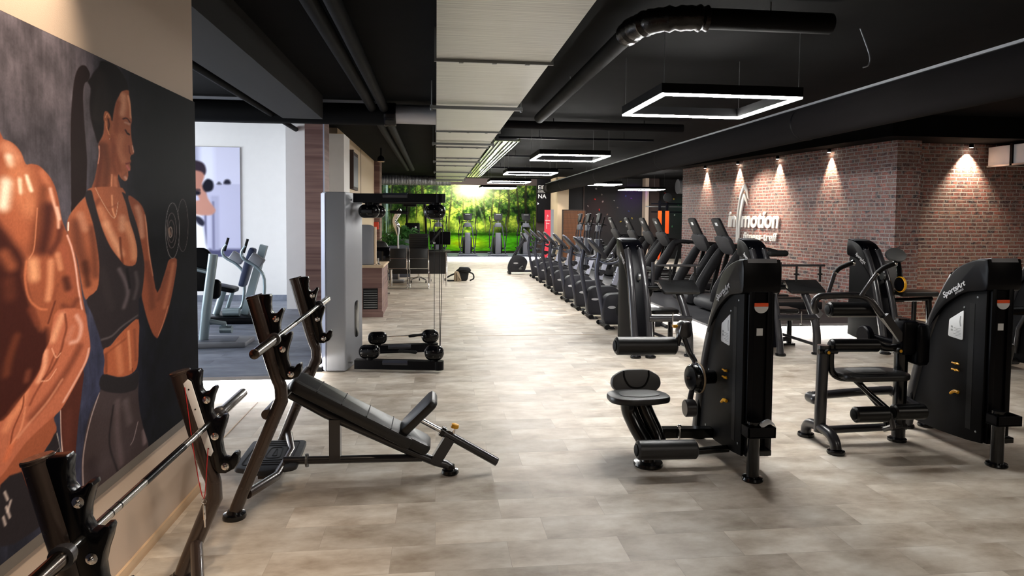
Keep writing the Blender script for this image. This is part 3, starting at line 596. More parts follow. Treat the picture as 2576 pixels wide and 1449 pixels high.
('s',(226,172,156),0.85,0.0157,0.6,[(2.939,1.327),(2.972,1.278),(2.947,1.226),(2.89,1.224)]),
('s',(196,128,106),0.7,0.0206,0.6,[(2.904,1.283),(2.869,1.241)]),
('s',(122,66,50),0.85,0.0282,0.9,[(2.957,1.193),(2.875,1.13),(2.777,1.07),(2.716,1.04),(2.62,1.0)]),
('s',(214,146,118),0.7,0.0095,0.6,[(2.82,1.089),(2.716,1.028),(2.602,0.983),(2.531,0.952)]),
('s',(236,186,170),0.8,0.0088,0.6,[(3.031,1.172),(3.001,1.121),(2.905,1.05),(2.826,0.998)]),
('s',(236,176,146),0.7,0.005,0.6,[(2.754,1.227),(2.782,1.186),(2.814,1.197)]),
('s',(240,180,150),0.7,0.0049,0.6,[(2.681,1.117),(2.729,1.111),(2.78,1.14)]),
('s',(120,60,42),0.8,0.006,0.6,[(2.572,1.101),(2.561,1.05),(2.508,0.991),(2.489,0.944)]),
('s',(226,150,116),0.7,0.0076,0.6,[(2.578,1.045),(2.549,0.978),(2.497,0.942)]),
('s',(170,92,68),0.7,0.0195,0.6,[(2.742,0.957),(2.75,0.914),(2.709,0.881)]),
('p',(40,36,40),0.0032,[(2.772,0.895),(2.793,0.823),(2.817,0.766),(2.83,0.707),(2.832,0.621),(2.696,0.574),(2.419,0.608),(2.428,0.821),(2.613,0.813),(2.708,0.852)]),
('s',(220,215,212),0.8,0.0037,0.6,[(2.775,0.888),(2.793,0.829),(2.806,0.77),(2.826,0.733),(2.823,0.673)]),
('s',(190,180,176),0.7,0.004,0.6,[(2.698,0.839),(2.706,0.807),(2.735,0.779)]),
('s',(150,140,138),0.7,0.002,0.6,[(2.731,0.798),(2.788,0.825)]),
('s',(236,232,228),0.9,0.0099,0.6,[(2.763,0.721),(2.771,0.682),(2.8,0.628)]),
('s',(200,196,192),0.8,0.0033,0.6,[(2.778,0.721),(2.812,0.659)]),
('s',(206,190,184),0.8,0.0088,0.6,[(2.45,0.786),(2.465,0.754)]),
('s',(206,190,184),0.8,0.0088,0.6,[(2.456,0.732),(2.474,0.687)]),
('s',(206,190,184),0.8,0.0087,0.6,[(2.439,0.703),(2.449,0.672)]),
('s',(206,190,184),0.8,0.0088,0.6,[(2.481,0.742),(2.463,0.713)]),
]

def mural_bg(U, Vv):
    k = np.clip((U-2.9)/1.0, 0, 1); k = k*k*(3-2*k)
    tx = vn(U, Vv, 9, 9, 3, 5); t2 = vn(U*3, Vv*.6, 20, 14, 8, 4)
    top = np.clip((Vv-1.2)/1.0, 0, 1)[..., None]
    left = np.array([50, 52, 66.])*(1-top)+np.array([94, 88, 96.])*top
    right = np.array([24, 26, 36.])*(1-top)+np.array([6, 6, 9.])*top
    c = left*(1-k[..., None])+right*k[..., None]
    # blue haze behind the woman's waist and legs
    hz = np.exp(-((U-3.15)/.35)**2-((Vv-.95)/.5)**2); c = c+hz[..., None]*np.array([14, 16, 30.])
    return c*(.62+.76*tx[..., None])*(.86+.28*t2[..., None])*(.92-.25*k[..., None])
def build_mural():
    P_ = [tuple(list(q[:4])+[1.0 if q[3] > .006 else .6]+[q[5]]) if q[0] == 's' else q for q in POSTER]
    t = Thing('wall_mural', 'huge dark wall mural of a muscular man and a dark haired woman lifting a dumbbell', 'mural', (-1.49, 3.0, .5))
    mb = MB().box(-1.489, -1.481, .5, 4.345, .50, 2.443); t.p('backing_board', mb, M['brown_wall'])
    u = np.concatenate([np.linspace(.55, 2.2, 40)[:-1], 1/np.linspace(1/2.2, 1/4.345, 430)]); v = np.linspace(.545, 2.441, 620)
    U, Vv = np.meshgrid(u, v, indexing='ij'); RGB = mural_bg(U, Vv); keep = RGB.copy()
    paint(RGB, U, Vv, P_, lambda y: 1.49/y)
    g = vn(U, Vv, 150, 150, 5, 2); RGB *= (.94+.12*g[..., None])
    xyz = np.stack([np.full(U.shape, -1.4795+1.49), U-3.0, Vv-.5], -1); picture('print', xyz, RGB, M['poster'], t.e)
    mg = MB().box(-1.481, -1.4795, .5, 4.345, .50, .545); t.p('margin_strip', mg, M['stone_grey'], label='plain grey strip along the bottom of the print')
M['stone_grey'] = mat('grey print margin', (98, 92, 86), .6)
build_mural()
def build_forest():
    t = Thing('wall_mural', 'bright green forest mural with sunbeams on the far wall', 'mural', (1.0, 29.49, .25))
    t.p('backing_board', MB().box(-3.6, 4.42, 29.46, 29.495, .24, 3.16), M['brown_wall'])
    U, Vv = np.meshgrid(np.linspace(-3.6, 4.42, 620), np.linspace(.25, 3.155, 230), indexing='ij')
    n1 = vn(U+7, Vv, 3, 3, 11, 6); n2 = vn(U+7, Vv, 1.1, 1.1, 12, 4); n3 = vn(U+7, Vv, 14, 14, 13, 3)
    sun = np.exp(-((U-1.6)/1.5)**2-((Vv-2.95)/.75)**2); sun2 = np.exp(-((U-1.6)/.55)**2-((Vv-3.0)/.35)**2)
    leaf = np.clip((n1-.5)*1.9+(n2-.5)*.9+(n3-.5)*1.0+.36+sun*.4, 0, 1)[..., None]
    dk = np.array([14, 34, 18.]); md = np.array([66, 112, 34.]); lt = np.array([206, 224, 96.])
    side = np.clip(1-np.abs(U-1.4)/3.2, 0, 1)[..., None]
    c = np.where(leaf < .5, dk+(md-dk)*leaf*2, md+(lt-md)*(leaf*2-1)); c = c*(.55+.6*side)
    rs = random.Random(4)
    trunks = [(-1.9, .05), (-1.2, .045), (-.55, .08), (.05, .04), (.62, .05), (1.12, .03), (2.15, .035), (2.5, .045), (2.75, .03), (3.15, .06), (3.6, .05), (4.0, .07), (.35, .025), (-.9, .03), (1.75, .02)]
    for x, w_ in trunks:
        xx = x+.06*np.sin(Vv*2+x*3); a = np.clip((w_-np.abs(U-xx))/(w_*.5), 0, 1)*np.clip((Vv-1.02)/.1, 0, 1)*(.85-.5*sun); c = c*(1-a[..., None])+np.array([34, 34, 20.])*a[..., None]
        for k in range(5):
            y0 = 1.8+rs.random()*1.1; s_ = rs.choice((-1, 1)); L_ = .3+rs.random()*.7; sl = .3+rs.random()*.8; q = (U-xx)*s_; a = np.clip(1-np.abs(Vv-y0-q*sl)/.03, 0, 1)*(q > 0)*(q < L_)*.6*(1-sun2); c = c*(1-a[..., None])+np.array([40, 40, 22.])*a[..., None]
    # light between the trunks, sunbeams, sun
    g = np.exp(-((Vv-1.35)/.35)**2)*np.clip(n2-.35, 0, 1)*1.6; g = np.clip(g, 0, .7)[..., None]; c = c*(1-g)+np.array([200, 214, 90.])*g
    ang = np.arctan2(U-1.6, 3.1-Vv); ray = np.clip(np.sin(ang*26)+.35*np.sin(ang*61+1), 0, 1)*np.exp(-((U-1.7)/1.1)**2)*np.clip((Vv-1.1)/.5, 0, 1)*.28; c = c*(1-ray[..., None])+np.array([250, 250, 190.])*ray[..., None]
    s3 = np.clip(sun*.62+sun2*.9, 0, 1)[..., None]; c = c*(1-s3)+np.array([255, 254, 214.])*s3
    # grass
    gr = np.clip((1.08-Vv)/.06+n3*.8-.4, 0, 1)[..., None]; gcol = np.array([84, 160, 34.])*(.75+.6*vn(U+7, Vv, 5, 16, 21, 4)[..., None])+np.array([120, 60, 0.])*np.exp(-((U-1.3)/.9)**2-((Vv-.6)/.25)**2)[..., None]
    gcol = gcol*(1-.45*np.clip((np.abs(U-1.2)-2.2)/1.6, 0, 1)[..., None]); band = np.exp(-((Vv-1.0)/.07)**2)[..., None]; gcol = gcol*(1-.45*band)
    c = c*(1-gr)+gcol*gr
    # pale waterfall at the left end
    wf = np.exp(-((U+2.15)/.22)**2)*np.clip(vn(U+7, Vv, 22, .8, 31, 3)*1.8-.5, 0, 1)*np.clip((Vv-.7)/.4, 0, 1); c = c*(1-wf[..., None])+np.array([196, 222, 226.])*wf[..., None]
    c = 255*(np.clip(c, 0, 255)/255)**1.25; xyz = np.stack([U-1.0, np.full(U.shape, 29.455-29.49), Vv-.25], -1); picture('print', xyz, c*.97, M['poster'], t.e)
build_forest()
def build_photo():
    t = Thing('wall_poster', 'pale photo poster of a bearded man curling a dumbbell on the side room wall', 'poster', (-4.6, 12.88, .98))
    t.p('board', MB().box(-5.6, -3.6, 12.872, 12.898, .98, 2.995), M['galv_plain'])
    U, Vv = np.meshgrid(np.linspace(-5.6, -3.6, 200), np.linspace(.98, 2.995, 200), indexing='ij')
    c = np.zeros(U.shape+(3,))+np.array([214, 214, 236.]); c *= (.9+.1*np.clip((Vv-1.2), 0, 1)[..., None])
    def bx(x0, x1, z0, z1, col, s=.03):
        a = np.clip((U-x0)/s+.5, 0, 1)*np.clip((x1-U)/s+.5, 0, 1)*np.clip((Vv-z0)/s+.5, 0, 1)*np.clip((z1-Vv)/s+.5, 0, 1); c[:] = c*(1-a[..., None])+np.array(col, float)*a[..., None]
    bx(-5.7, -3.5, 1.0, 2.32, (196, 196, 222), .02); bx(-5.7, -4.35, 2.35, 3.1, (150, 152, 176), .2); bx(-4.3, -4.05, 2.3, 3.1, (228, 230, 250), .1); bx(-5.7, -3.5, .9, 1.12, (84, 84, 116), .06); bx(-4.12, -3.98, 1.1, 2.1, (176, 176, 204), .05)
    bx(-4.24, -4.2, 1.1, 2.2, (120, 120, 150), .03); bx(-4.1, -4.06, 1.1, 2.0, (130, 130, 160), .03)
    K = lambda y: 1.0
    px = lambda q: [(-4.414+(x-487)*(.819/117), 2.99-(y-371)*(2.012/274)) for x, y in q]
    P = [('p', (244, 244, 250), .03, px([(440, 520), (480, 500), (500, 530), (508, 570), (515, 610), (516, 645), (430, 645)])),
         ('p', (196, 142, 126), .02, px([(486, 470), (500, 462), (512, 470), (522, 500), (536, 520), (540, 530), (530, 540), (505, 541), (488, 538), (470, 530), (480, 510), (492, 505), (500, 500)])),
         ('p', (184, 128, 112), .02, px([(455, 430), (480, 420), (510, 425), (514, 440), (508, 460), (500, 475), (480, 482), (460, 470)])),
         ('p', (52, 42, 52), .02, px([(450, 420), (470, 406), (495, 405), (512, 412), (518, 428), (514, 440), (505, 432), (480, 430), (460, 450)])),
         ('s', (60, 48, 54), .7, .05, .6, px([(470, 478), (500, 478)])),
         ('p', (30, 30, 40), .02, px([(512, 458), (522, 450), (534, 456), (536, 470), (530, 480), (515, 482), (508, 470)])), ('p', (30, 30, 40), .02, px([(488, 480), (502, 482), (500, 490), (480, 490)])),
         ('p', (44, 44, 60), .02, px([(487, 545), (500, 545), (512, 558), (508, 568), (495, 562)])), ('p', (40, 40, 54), .02, px([(562, 462), (566, 452), (576, 452), (579, 462)])),
         ('p', (60, 60, 74), .02, px([(545, 463), (550, 457), (556, 463)]))]
    paint(c, U, Vv, P, K)
    xyz = np.stack([U+4.6, np.full(U.shape, 12.8705-12.88), Vv-.98], -1); picture('print', xyz, c, M['poster'], t.e)
build_photo()

# ------------------------------------------------------------------ ceiling lamps
def ceiling_lamp(label, x0, x1, y0, y1, z=2.85, label_only=False):
    cx, cy = (x0+x1)/2, (y0+y1)/2; hx, hy = (x1-x0)/2, (y1-y0)/2
    t = Thing('ceiling_lamp', label, 'ceiling lamp', (cx, cy, z), 0, 'square LED frame lamps', world=False); W_ = .055
    o = MB(); i = MB()
    for a in ((-hx, hx, -hy, -hy+W_), (-hx, hx, hy-W_, hy), (-hx, -hx+W_, -hy+W_, hy-W_), (hx-W_, hx, -hy+W_, hy-W_)):
        o.box(a[0], a[1], a[2], a[3], .004, .09); i.box(a[0]+.004, a[1]-.004, a[2]+.004*(a[2] <= -hy+.001), a[3]-.004*(a[3] >= hy-.001), -.012, .004)
    t.p('housing', o, M['black_matte']); t.p('diffuser', i, M['led'])
    for sx_, sy_ in ((-1, -1), (1, -1), (-1, 1), (1, 1)): t.p('suspension_wire', MB().cyl((sx_*(hx-.03), sy_*(hy-.03), .08), (sx_*(hx-.03), sy_*(hy-.03), CH-z), .0022, 5), M['steel'])
    return t
ceiling_lamp('large square LED frame lamp hanging nearest, over the middle aisle', 1.967, 3.285, 5.74, 7.01)
ceiling_lamp('second square LED frame lamp along the aisle, before the green mural', 1.79, 3.06, 11.58, 12.82)
ceiling_lamp('third square LED frame lamp down the aisle, thin from here', 1.71, 2.96, 16.15, 17.2)
ceiling_lamp('fourth square LED frame lamp down the aisle', 1.64, 2.9, 20.4, 21.6)
ceiling_lamp('farthest LED frame lamp, just in front of the forest mural', 1.65, 2.97, 24.7, 25.9)
ceiling_lamp('left of the two LED frame lamps before the climbing wall', 5.0, 6.0, 21.2, 22.2)
ceiling_lamp('right of the two LED frame lamps, beside the brick wall end', 7.1, 8.6, 24.5, 25.7)
# lamps of the same row behind the viewer
area('rear_row_lamp', (2.5, .4, 2.84), (0, 0, 0), 1.25, 1.25, 26, (1, .93, .84)); area('rear_row_lamp', (2.5, -3.2, 2.84), (0, 0, 0), 1.25, 1.25, 20, (1, .93, .84)); area('rear_row_lamp', (6.6, 1.0, 2.84), (0, 0, 0), 1.25, 1.25, 24, (1, .9, .78)); area('right_fill', (9.6, 6.3, 2.84), (0, 0, 0), 1.25, 1.25, 75, (1, .92, .84))  # the one at the right is added, unseen, to brighten the brick wall
def wall_spot(label, x, y, tx, ty, p=170, ang=56):
    t = Thing('spotlight', label, 'spotlight', (x, y, 3.1), 0, 'warm spots washing the brick wall')
    t.p('can', MB().cyl((x, y, 3.03), (x, y, 3.1), .035, 16, b=.004), M['shell']); t.p('lens', MB().cyl((x, y, 3.026), (x, y, 3.032), .028, 16), M['lamp_face'])
    spot('brick_spot', (x, y, 3.02), (tx, ty, 1.9), p, (1, .80, .58), ang, .8, .015)
for lb, y in (('small warm spotlight at the far left end of the brick wall', 16.39), ('small warm spotlight above the word in of the wall sign', 14.98), ('small warm spotlight above the end of the word motion', 13.54), ('small warm spotlight on the brick wall left of its pillar', 12.02)):
    xw = 7.705-.1453*(y-10.497); wall_spot(lb, xw-.062, y-.01, xw+.03, y)
wall_spot('bright warm spotlight over the recessed brick wall at the right', 9.3, 10.77, 9.3, 10.9, 230, 84)
# soft wash aimed at the wall sign
spot('sign_wash', (5.9, 14.3, 3.2), (7.15, 13.9, 2.0), 300, (1, .82, .64), 60, 1, .05)
spot('climbing_wall_red', (6.7, 26.3, 3.2), (6.95, 28.1, 1.9), 60, (1, .08, .06), 46, 1, .05)
spot('climbing_wall_violet', (8.7, 26.6, 3.2), (8.4, 28.1, 2.6), 60, (.42, .1, 1), 52, 1, .05); spot('climbing_wall_green', (11, 26.6, 3.2), (10.6, 28.1, 1.9), 30, (.1, 1, .55), 50, 1, .05)
spot('pier_wash', (3.9, 26.2, 3.2), (5.05, 28.4, 1.8), 120, (1, .93, .8), 60, .9, .05)

# ------------------------------------------------------------------ ducts, pipes, beams under the ceiling
def duct():
    t = Thing('ventilation_duct', 'long galvanised rectangular duct hanging down the middle of the ceiling', 'duct', (.52, 4, 3.15))
    t.p('casing', MB().box(0, 1.03, 1.2, 27.2, 3.16, 3.44), M['galv'])
    y = 3.72
    for y in (3.6, 6.08, 11.1, 13.6, 16.1, 18.5, 21.0, 23.5, 26.0):
        mb = MB().box(-.02, 1.06, y-.012, y+.012, 3.135, 3.44)
        for k in range(3): mb.box(.2+k*.3, .24+k*.3, y-.02, y+.02, 3.128, 3.15)
        t.p('flange', mb, M['steel'])
    for y in (8.5, 12.7, 16.8, 20.8, 24.9):
        mb = MB().box(-.08, 1.09, y-.025, y+.025, 3.1, 3.14)
        for x in (-.06, 1.07): mb.cyl((x, y, 3.08), (x, y, CH), .006, 6); mb.cyl((x, y, 3.08), (x, y, 3.15), .015, 6)
        t.p('hanger', mb, M['steel'])
duct()
t = Thing('branch_duct', 'black round duct with silver sleeve crossing left from the main duct', 'duct', (-1, 10.1, 3.28))
t.p('pipe', MB().cyl((-7.9, 10.1, 3.25), (-.75, 10.1, 3.25), .16, 28), M['black_matte']); t.p('collar', MB().lathe([(.168, 0), (.176, .02), (.168, .05), (.176, .08), (.168, .11), (.176, .14), (.166, .17)], (-.76, 10.1, 3.25), (1, 0, 0), 28), M['shell_gloss']); t.p('sleeve', MB().cyl((-.62, 10.1, 3.26), (-.005, 10.1, 3.26), .14, 28), M['galv_plain'], label='bare silver sleeve')
t.p('ledge', MB().box(-7.9, -.85, 9.93, 9.97, 3.385, 3.42), M['silver'], label='pale grey rail along the top')
t = Thing('trunk_duct', 'thick charcoal round duct running the length of the room at the right', 'duct', (4.6, 6, 2.95))
t.p('pipe', MB().cyl((4.6, 1.5, 2.95), (4.6, 27.4, 2.95), .21, 36), M['trunk'])
for y in (2.7, 7.95, 13.2, 18.5, 23.8): t.p('seam', MB().lathe([(.2105, -.012), (.2135, -.004), (.2135, .004), (.2105, .012)], (4.6, y, 2.95), (0, 1, 0), 36), M['shell'])
t.p('hanging_rail', MB().box(4.46, 4.5, 1.5, 27.2, 3.125, 3.15), M['silver'], label='pale aluminium rail along the top')
for i, (x, lb) in enumerate(((-.93, 'left one of two parallel black pipes under the ceiling'), (-.76, 'right one of two parallel black pipes under the ceiling'))):
    tag(ob('ceiling_pipe', MB().tube([(x, .5, 3.33), (x, 9.6, 3.33), (x, 12.4, 3.28), (x, 22, 3.28)], .065, 14), M['black_matte'], None, (x, 2, 3.33)), lb, 'pipe', 'black pipes beside the main duct')
struct('trim_9', MB().box(-2.15, -1.6, 4.36, 9.8, 3.12, CH), M['beam'])
struct('trim_10', MB().box(-1.84, -1.0, -5, 4.34, 3.34, CH), M['beam'])
tag(ob('ceiling_pipe', MB().tube([(-2.35, 4.4, 3.2), (-2.35, 12.8, 3.2)], .04, 10), M['black_matte']), 'thin black pipe above the side room, beside the concrete beam', 'pipe')
t = Thing('flexible_duct', 'black duct that bends right near the top of the picture, foil wrapped bend', 'duct', (1.6, 6, 3.3))
t.p('pipe', MB().tube([(1.6, 10.4, 3.3), (1.6, 5.7, 3.3)]+smooth([(1.6, 5.5, 3.3), (1.63, 5.3, 3.3), (1.72, 5.15, 3.3), (1.9, 5.07, 3.3)], 4)+[(2.1, 5.05, 3.3), (3.1, 5.05, 3.3)], .08, 16), M['black_matte']); t.p('hanger', MB().cyl((2.6, 5.05, 3.36), (2.6, 5.05, CH-.001), .006, 6), M['steel']); t.p('hanger', MB().cyl((1.6, 8, 3.36), (1.6, 8, CH-.001), .006, 6), M['steel'])
t.p('foil_wrap', MB().tube(smooth([(1.6, 5.6, 3.3), (1.605, 5.45, 3.3), (1.64, 5.28, 3.3), (1.73, 5.14, 3.3), (1.92, 5.06, 3.3), (2.08, 5.05, 3.3)], 5), [.085+.012*(k % 2)+.004*(k % 3) for k in range(26)], 18), M['foil'], label='crumpled foil wrap around the bend')
tag(ob('cross_duct', MB().cyl((1.15, 11.4, 3.33), (4.3, 11.4, 3.33), .07, 16).cyl((2, 11.4, 3.38), (2, 11.4, CH+.005), .008, 6).cyl((3.6, 11.4, 3.38), (3.6, 11.4, CH+.005), .008, 6), M['trunk']), 'dark grey duct crossing the ceiling behind the nearest lamp', 'duct')
for i, (y, x0, x1, lb) in enumerate(((13.0, 1.2, 4.3, 'thin black cross bar on the ceiling right of the duct hanger'), (16.9, 1.2, 4.3, 'second thin black cross bar, behind the second lamp'), (20.9, 1.2, 4.3, 'third thin black cross bar deep in the ceiling'))):
    tag(ob('cross_bar', MB().box(x0, x1, y-.02, y+.02, 3.28, 3.32).cyl((x1-.6, y, 3.3), (x1-.6, y, CH), .006, 6).cyl((x0+.8, y, 3.3), (x0+.8, y, CH), .006, 6), M['shell']), lb, 'cross bar', 'cross bars on the ceiling')
t = Thing('cable_tray', 'shiny metal tray coloured with the green reflection of the mural, with cables right of the main duct', 'cable tray', (1.5, 13, 3.2))
t.p('tray', MB().box(1.1, 1.6, 12.8, 24.5, 3.2, 3.215).box(1.1, 1.115, 12.8, 24.5, 3.2, 3.26).box(1.585, 1.6, 12.8, 24.5, 3.2, 3.26), M['tray'])
for x in (1.18, 1.26, 1.38, 1.46, 1.54): t.p('cable', MB().tube([(x, 12.8, 3.19), (x, 24.5, 3.19)], .009, 6), M['rubber'])
t = Thing('spiral_duct', 'silver spiral duct crossing above the left end of the forest mural', 'duct', (-1.3, 26.5, 3.2))
t.p('pipe', MB().cyl((-3.6, 27.5, 3.22), (.6, 27.5, 3.22), .2, 24), M['spiral'])
t.p('ribs', MB().lathe([(.2+(.012 if k % 2 else 0), k*.03) for k in range(138)], (-3.6, 27.5, 3.22), (1, 0, 0), 24), M['spiral'])
t = Thing('box_duct', 'white box duct at the right edge over the brick wall, lit by a spotlight', 'duct', (9.9, 9.7, 2.7))
t.p('casing', MB().box(9.66, 10.3, 4.5, 10.8, 2.72, 3.04), M['white']); t.p('flange', MB().box(9.63, 10.33, 10.28, 10.33, 2.69, 3.07), M['black_matte']); t.p('flange', MB().box(9.63, 10.33, 8.78, 8.83, 2.69, 3.07), M['black_matte']); t.p('bottom_rail', MB().box(9.63, 9.66, 4.5, 10.8, 2.69, 2.72), M['steel']); t.p('hanger', MB().box(9.6, 10.36, 6.5, 6.54, 2.66, 2.7).cyl((9.62, 6.52, 2.66), (9.62, 6.52, CH), .006, 6).cyl((10.34, 6.52, 2.66), (10.34, 6.52, CH), .006, 6), M['steel'])
t = Thing('ventilation_pipe', 'bright silver flexible pipe glimpsed above the rig beside the brick wall', 'pipe', (10, 26.3, 3.0))
t.p('pipe', MB().cyl((9.75, 26.3, 3.05), (13.2, 26.3, 3.05), .3, 20), M['spiral']); t.p('hanger', MB().cyl((10.2, 26.3, 3.3), (10.2, 26.3, CH+.01), .01, 6).cyl((12.2, 26.3, 3.3), (12.2, 26.3, CH+.01), .01, 6), M['steel'])
t = Thing('ceiling_spotlight', 'small cream lamp on the dark ceiling left of the black pipes', 'lamp', (-1.37, 17, 3.2)); t.p('stem', MB().cyl((-1.37, 17, 3.22), (-1.37, 17, CH), .02, 10), M['shell']); t.p('housing', MB().lathe([(.03, .14), (.08, .1), (.1, .04), (.1, .0), (.08, -.01)], (-1.37, 17, 3.12), (0, 0, 1), 18), M['shell']); t.p('glass', MB().cyl((-1.37, 17, 3.1), (-1.37, 17, 3.125), .085, 18), M['cream'])
rs = random.Random(3)
mb = MB().tube([(3.72, 5.6, 3.44), (3.78, 5.55, 3.2), (3.74, 5.5, 3.1), (3.7, 5.52, 3.08)], .006, 6, 6)
tag(ob('loose_cable', mb, M['silver']), 'short grey cable hanging loose from the black ceiling', 'cable')
# ------------------------------------------------------------------ weight benches and barbells
HOOK = [(-1.193, 1.008), (-1.183, 1.022), (-1.131, 1.025), (-1.123, 1.013), (-1.127, .969), (-1.124, .93), (-1.112, .914), (-1.091, .919), (-1.07, .943), (-1.057, .943), (-1.053, .932), (-1.065, .902), (-1.076, .858), (-1.078, .82), (-1.064, .792), (-1.045, .789), (-1.026, .806), (-1.013, .806), (-1.008, .795), (-1.016, .76), (-1.028, .724), (-1.037, .68), (-1.032, .635), (-1.022, .604), (-1.001, .598), (-.982, .622), (-.964, .627), (-.956, .616), (-.959, .577), (-.975, .55), (-1.017, .529), (-1.049, .53), (-1.075, .56), (-1.12, .72), (-1.17, .9)]
def upright(t, X, Z, y, sgn, foot, front=0.0, flag=True):
    """one bent post with its hook plate; X,Z shift the hook plate drawn for the low bench; sgn = side the plate bolts to"""
    dx, dz = X, Z
    top = (-1.19+dx, y, 1.006+dz); bend = (-1.075+dx, y, .56+dz)
    pts = [top, (-1.13+dx, y, .78+dz), bend, (bend[0]+.025, y, bend[2]-.07), (bend[0]+.03, y, bend[2]-.15), (foot+.2*(bend[0]+.03-foot), y, .03+.2*(bend[2]-.15)), (foot, y, .03)]
    u = t.p('upright', MB().tube(pts[:2]+smooth(pts[1:5], 4)[1:]+pts[5:], [.045, .045, .043, .04, .037]+[.036]*8, 16), M['brown'])
    t.p('end_cap', MB().cyl((top[0], y, top[2]-.004), (top[0]-.004, y, top[2]+.012), .047, 16, b=.004), M['brown'], u)
    t.p('foot', MB().lathe([(.03, 0), (.062, 0), (.066, .01), (.062, .028), (.045, .034), (.036, .05)], (foot, y, 0), (0, 0, 1), 20), M['frame_dark'])
    o = [(a+dx+.03, b+dz) for a, b in HOOK]
    h = t.p('bar_catch', MB().slab(o, 'xz', y-.028, y+.028, .008), M['shell_gloss'])
    for a, b in ((-1.095, .885), (-1.06, .71), (-1.015, .565)): t.p('bolt', MB().lathe([(.018, 0), (.018, .004), (.009, .007), (.007, .014), (.001, .018)], (a+dx+.03, y-.028, b+dz), (0, -1, 0), 14), M['chrome'], h)
def barbell(label, x, z, y0, y1):
    yc = (y0+y1)/2; t = Thing('barbell', label, 'barbell', (x, yc, z)); s = .42
    t.p('shaft', MB().cyl((x, y0+s, z), (x, y1-s, z), .0145, 20), M['bar'])
    g = MB()
    for q in (yc-.42, yc-.36, yc+.36, yc+.42): g.cyl((x, q-.003, z), (x, q+.003, z), .0149, 20)
    t.p('knurl_rings', g, M['shell'])
    t.p('centre_grip', MB().cyl((x, yc-.16, z), (x, yc+.22, z), .0152, 20), M['shell_gloss'], label='dark smooth centre grip')
    for a, b, m in ((y0, y0+s, 'sleeve_dark'), (y1, y1-s, 'bar')):
        d = 1 if b > a else -1
        sl = t.p('sleeve', MB().lathe([(.019, 0), (.025, .004), (.025, s-.03)], (x, a, z), (0, d, 0), 24), M[m])
        t.p('collar', MB().lathe([(.027, 0), (.036, .004), (.036, .024), (.028, .03), (.028, .045), (.02, .05)], (x, b-d*.035, z), (0, d, 0), 24), M['frame'], sl)
# bench 2: the incline bench in full view
t = Thing('incline_bench', 'incline weight bench with black pads and a spotter step, before the silver column', 'weight bench', (-.5, 4.5, 0))
DX, DZ = .19-.03, .275
for y, s in ((3.94, -1), (5.07, -1)): upright(t, DX, DZ, y, s, -1.153)
t.p('cross_tube', MB().tube([(-.97, 3.94, .6), (-.95, 5.07, .6)], .03, 14), M['brown']); t.p('cross_tube', MB().tube([(-1.085, 3.96, .13), (-1.0, 4.3, .1), (-1.0, 4.75, .1), (-1.085, 5.05, .13)], .028, 12), M['brown'])
t.p('pad_rail', MB().tube([(-.98, 4.5, .585), (-.72, 4.5, .43), (-.1, 4.5, .13), (.0, 4.5, .085), (.07, 4.5, .065), (.1, 4.5, .04)], .03, 14), M['frame'])
t.p('front_foot', MB().lathe([(.02, 0), (.055, 0), (.06, .01), (.055, .028), (.035, .034), (.03, .06)], (.1, 4.5, 0), (0, 0, 1), 18), M['frame_dark'])
t.p('base_beam', MB().tube([(-1.0, 4.5, .125), (-.09, 4.5, .115)], .026, 12), M['frame']); t.p('support_post', MB().tube([(-.665, 4.5, .12), (-.665, 4.5, .4)], .036, 4, ref=(1, 0, 0)), M['frame'])
t.p('clamp_ring', MB().lathe([(.03, 0), (.042, .004), (.042, .016), (.03, .02)], (-.86, 4.5, .122), (1, 0, 0), 16).cyl((-.85, 4.5, .08), (-.85, 4.5, .165), .012, 10), M['steel'])
def pad(t, nm, a, b, wdt, th, yc, m, seams=0, taper=1.0, parent=None, lab=None):
    """upholstered pad along the line a-b in the x-z plane, its underside on the line"""
    A = Vector((a[0], 0, a[1])); B_ = Vector((b[0], 0, b[1])); d = (B_-A); Ln = d.length; d.normalize(); n = Vector((-d.z, 0, d.x)); n = n if n.z > 0 else -n
    Mx = Matrix(((d.x, 0, n.x, A.x), (d.y, 1, n.y, yc), (d.z, 0, n.z, A.z), (0, 0, 0, 1)))
    hw = wdt/2; o = rpoly([(0, -hw*taper), (Ln, -hw), (Ln, hw), (0, hw*taper)], .06, 6)
    p = t.p(nm, MB(Mx).slab(o, 'xy', 0, th, min(.028, th*.35)), m, parent, lab)
    if seams:
        for k in range(1, seams+1): t.p('seam', MB(Mx).tube([(Ln*k/(seams+1), -hw*.96, th-.004), (Ln*k/(seams+1), 0, th+.0015), (Ln*k/(seams+1), hw*.96, th-.004)], .004, 6), M['rubber'], p)
    return p
pad(t, 'backrest', (-.955, .63), (-.17, .205), .28, .085, 4.5, M['pad'], 4); pad(t, 'tail_pad', (-.25, .26), (-.06, .155), .25, .08, 4.5, M['pad'], 0)
pad(t, 'seat', (-.205, .285), (.02, .51), .30, .06, 4.5, M['pad'], 0, .8)
t.p('adjusting_tube', MB().cyl((-.1, 4.5, .375), (.1, 4.5, .262), .017, 14), M['chrome']); t.p('outer_tube', MB().tube([(.045, 4.5, .293), (.42, 4.5, .068)], .029, 16), M['frame']); t.p('tube_cap', MB().cyl((.035, 4.5, .3), (.06, 4.5, .285), .036, 14), M['frame_dark'])
k = t.p('locking_knob', MB().lathe([(.012, 0), (.025, .004), (.028, .012), (.025, .03), (.012, .034)], (.128, 4.5, .31), (.2, 0, 1), 12), M['yellow'], label='yellow locking knob'); t.p('knob_stem', MB().cyl((.115, 4.5, .25), (.13, 4.5, .315), .01, 8), M['chrome'], k)
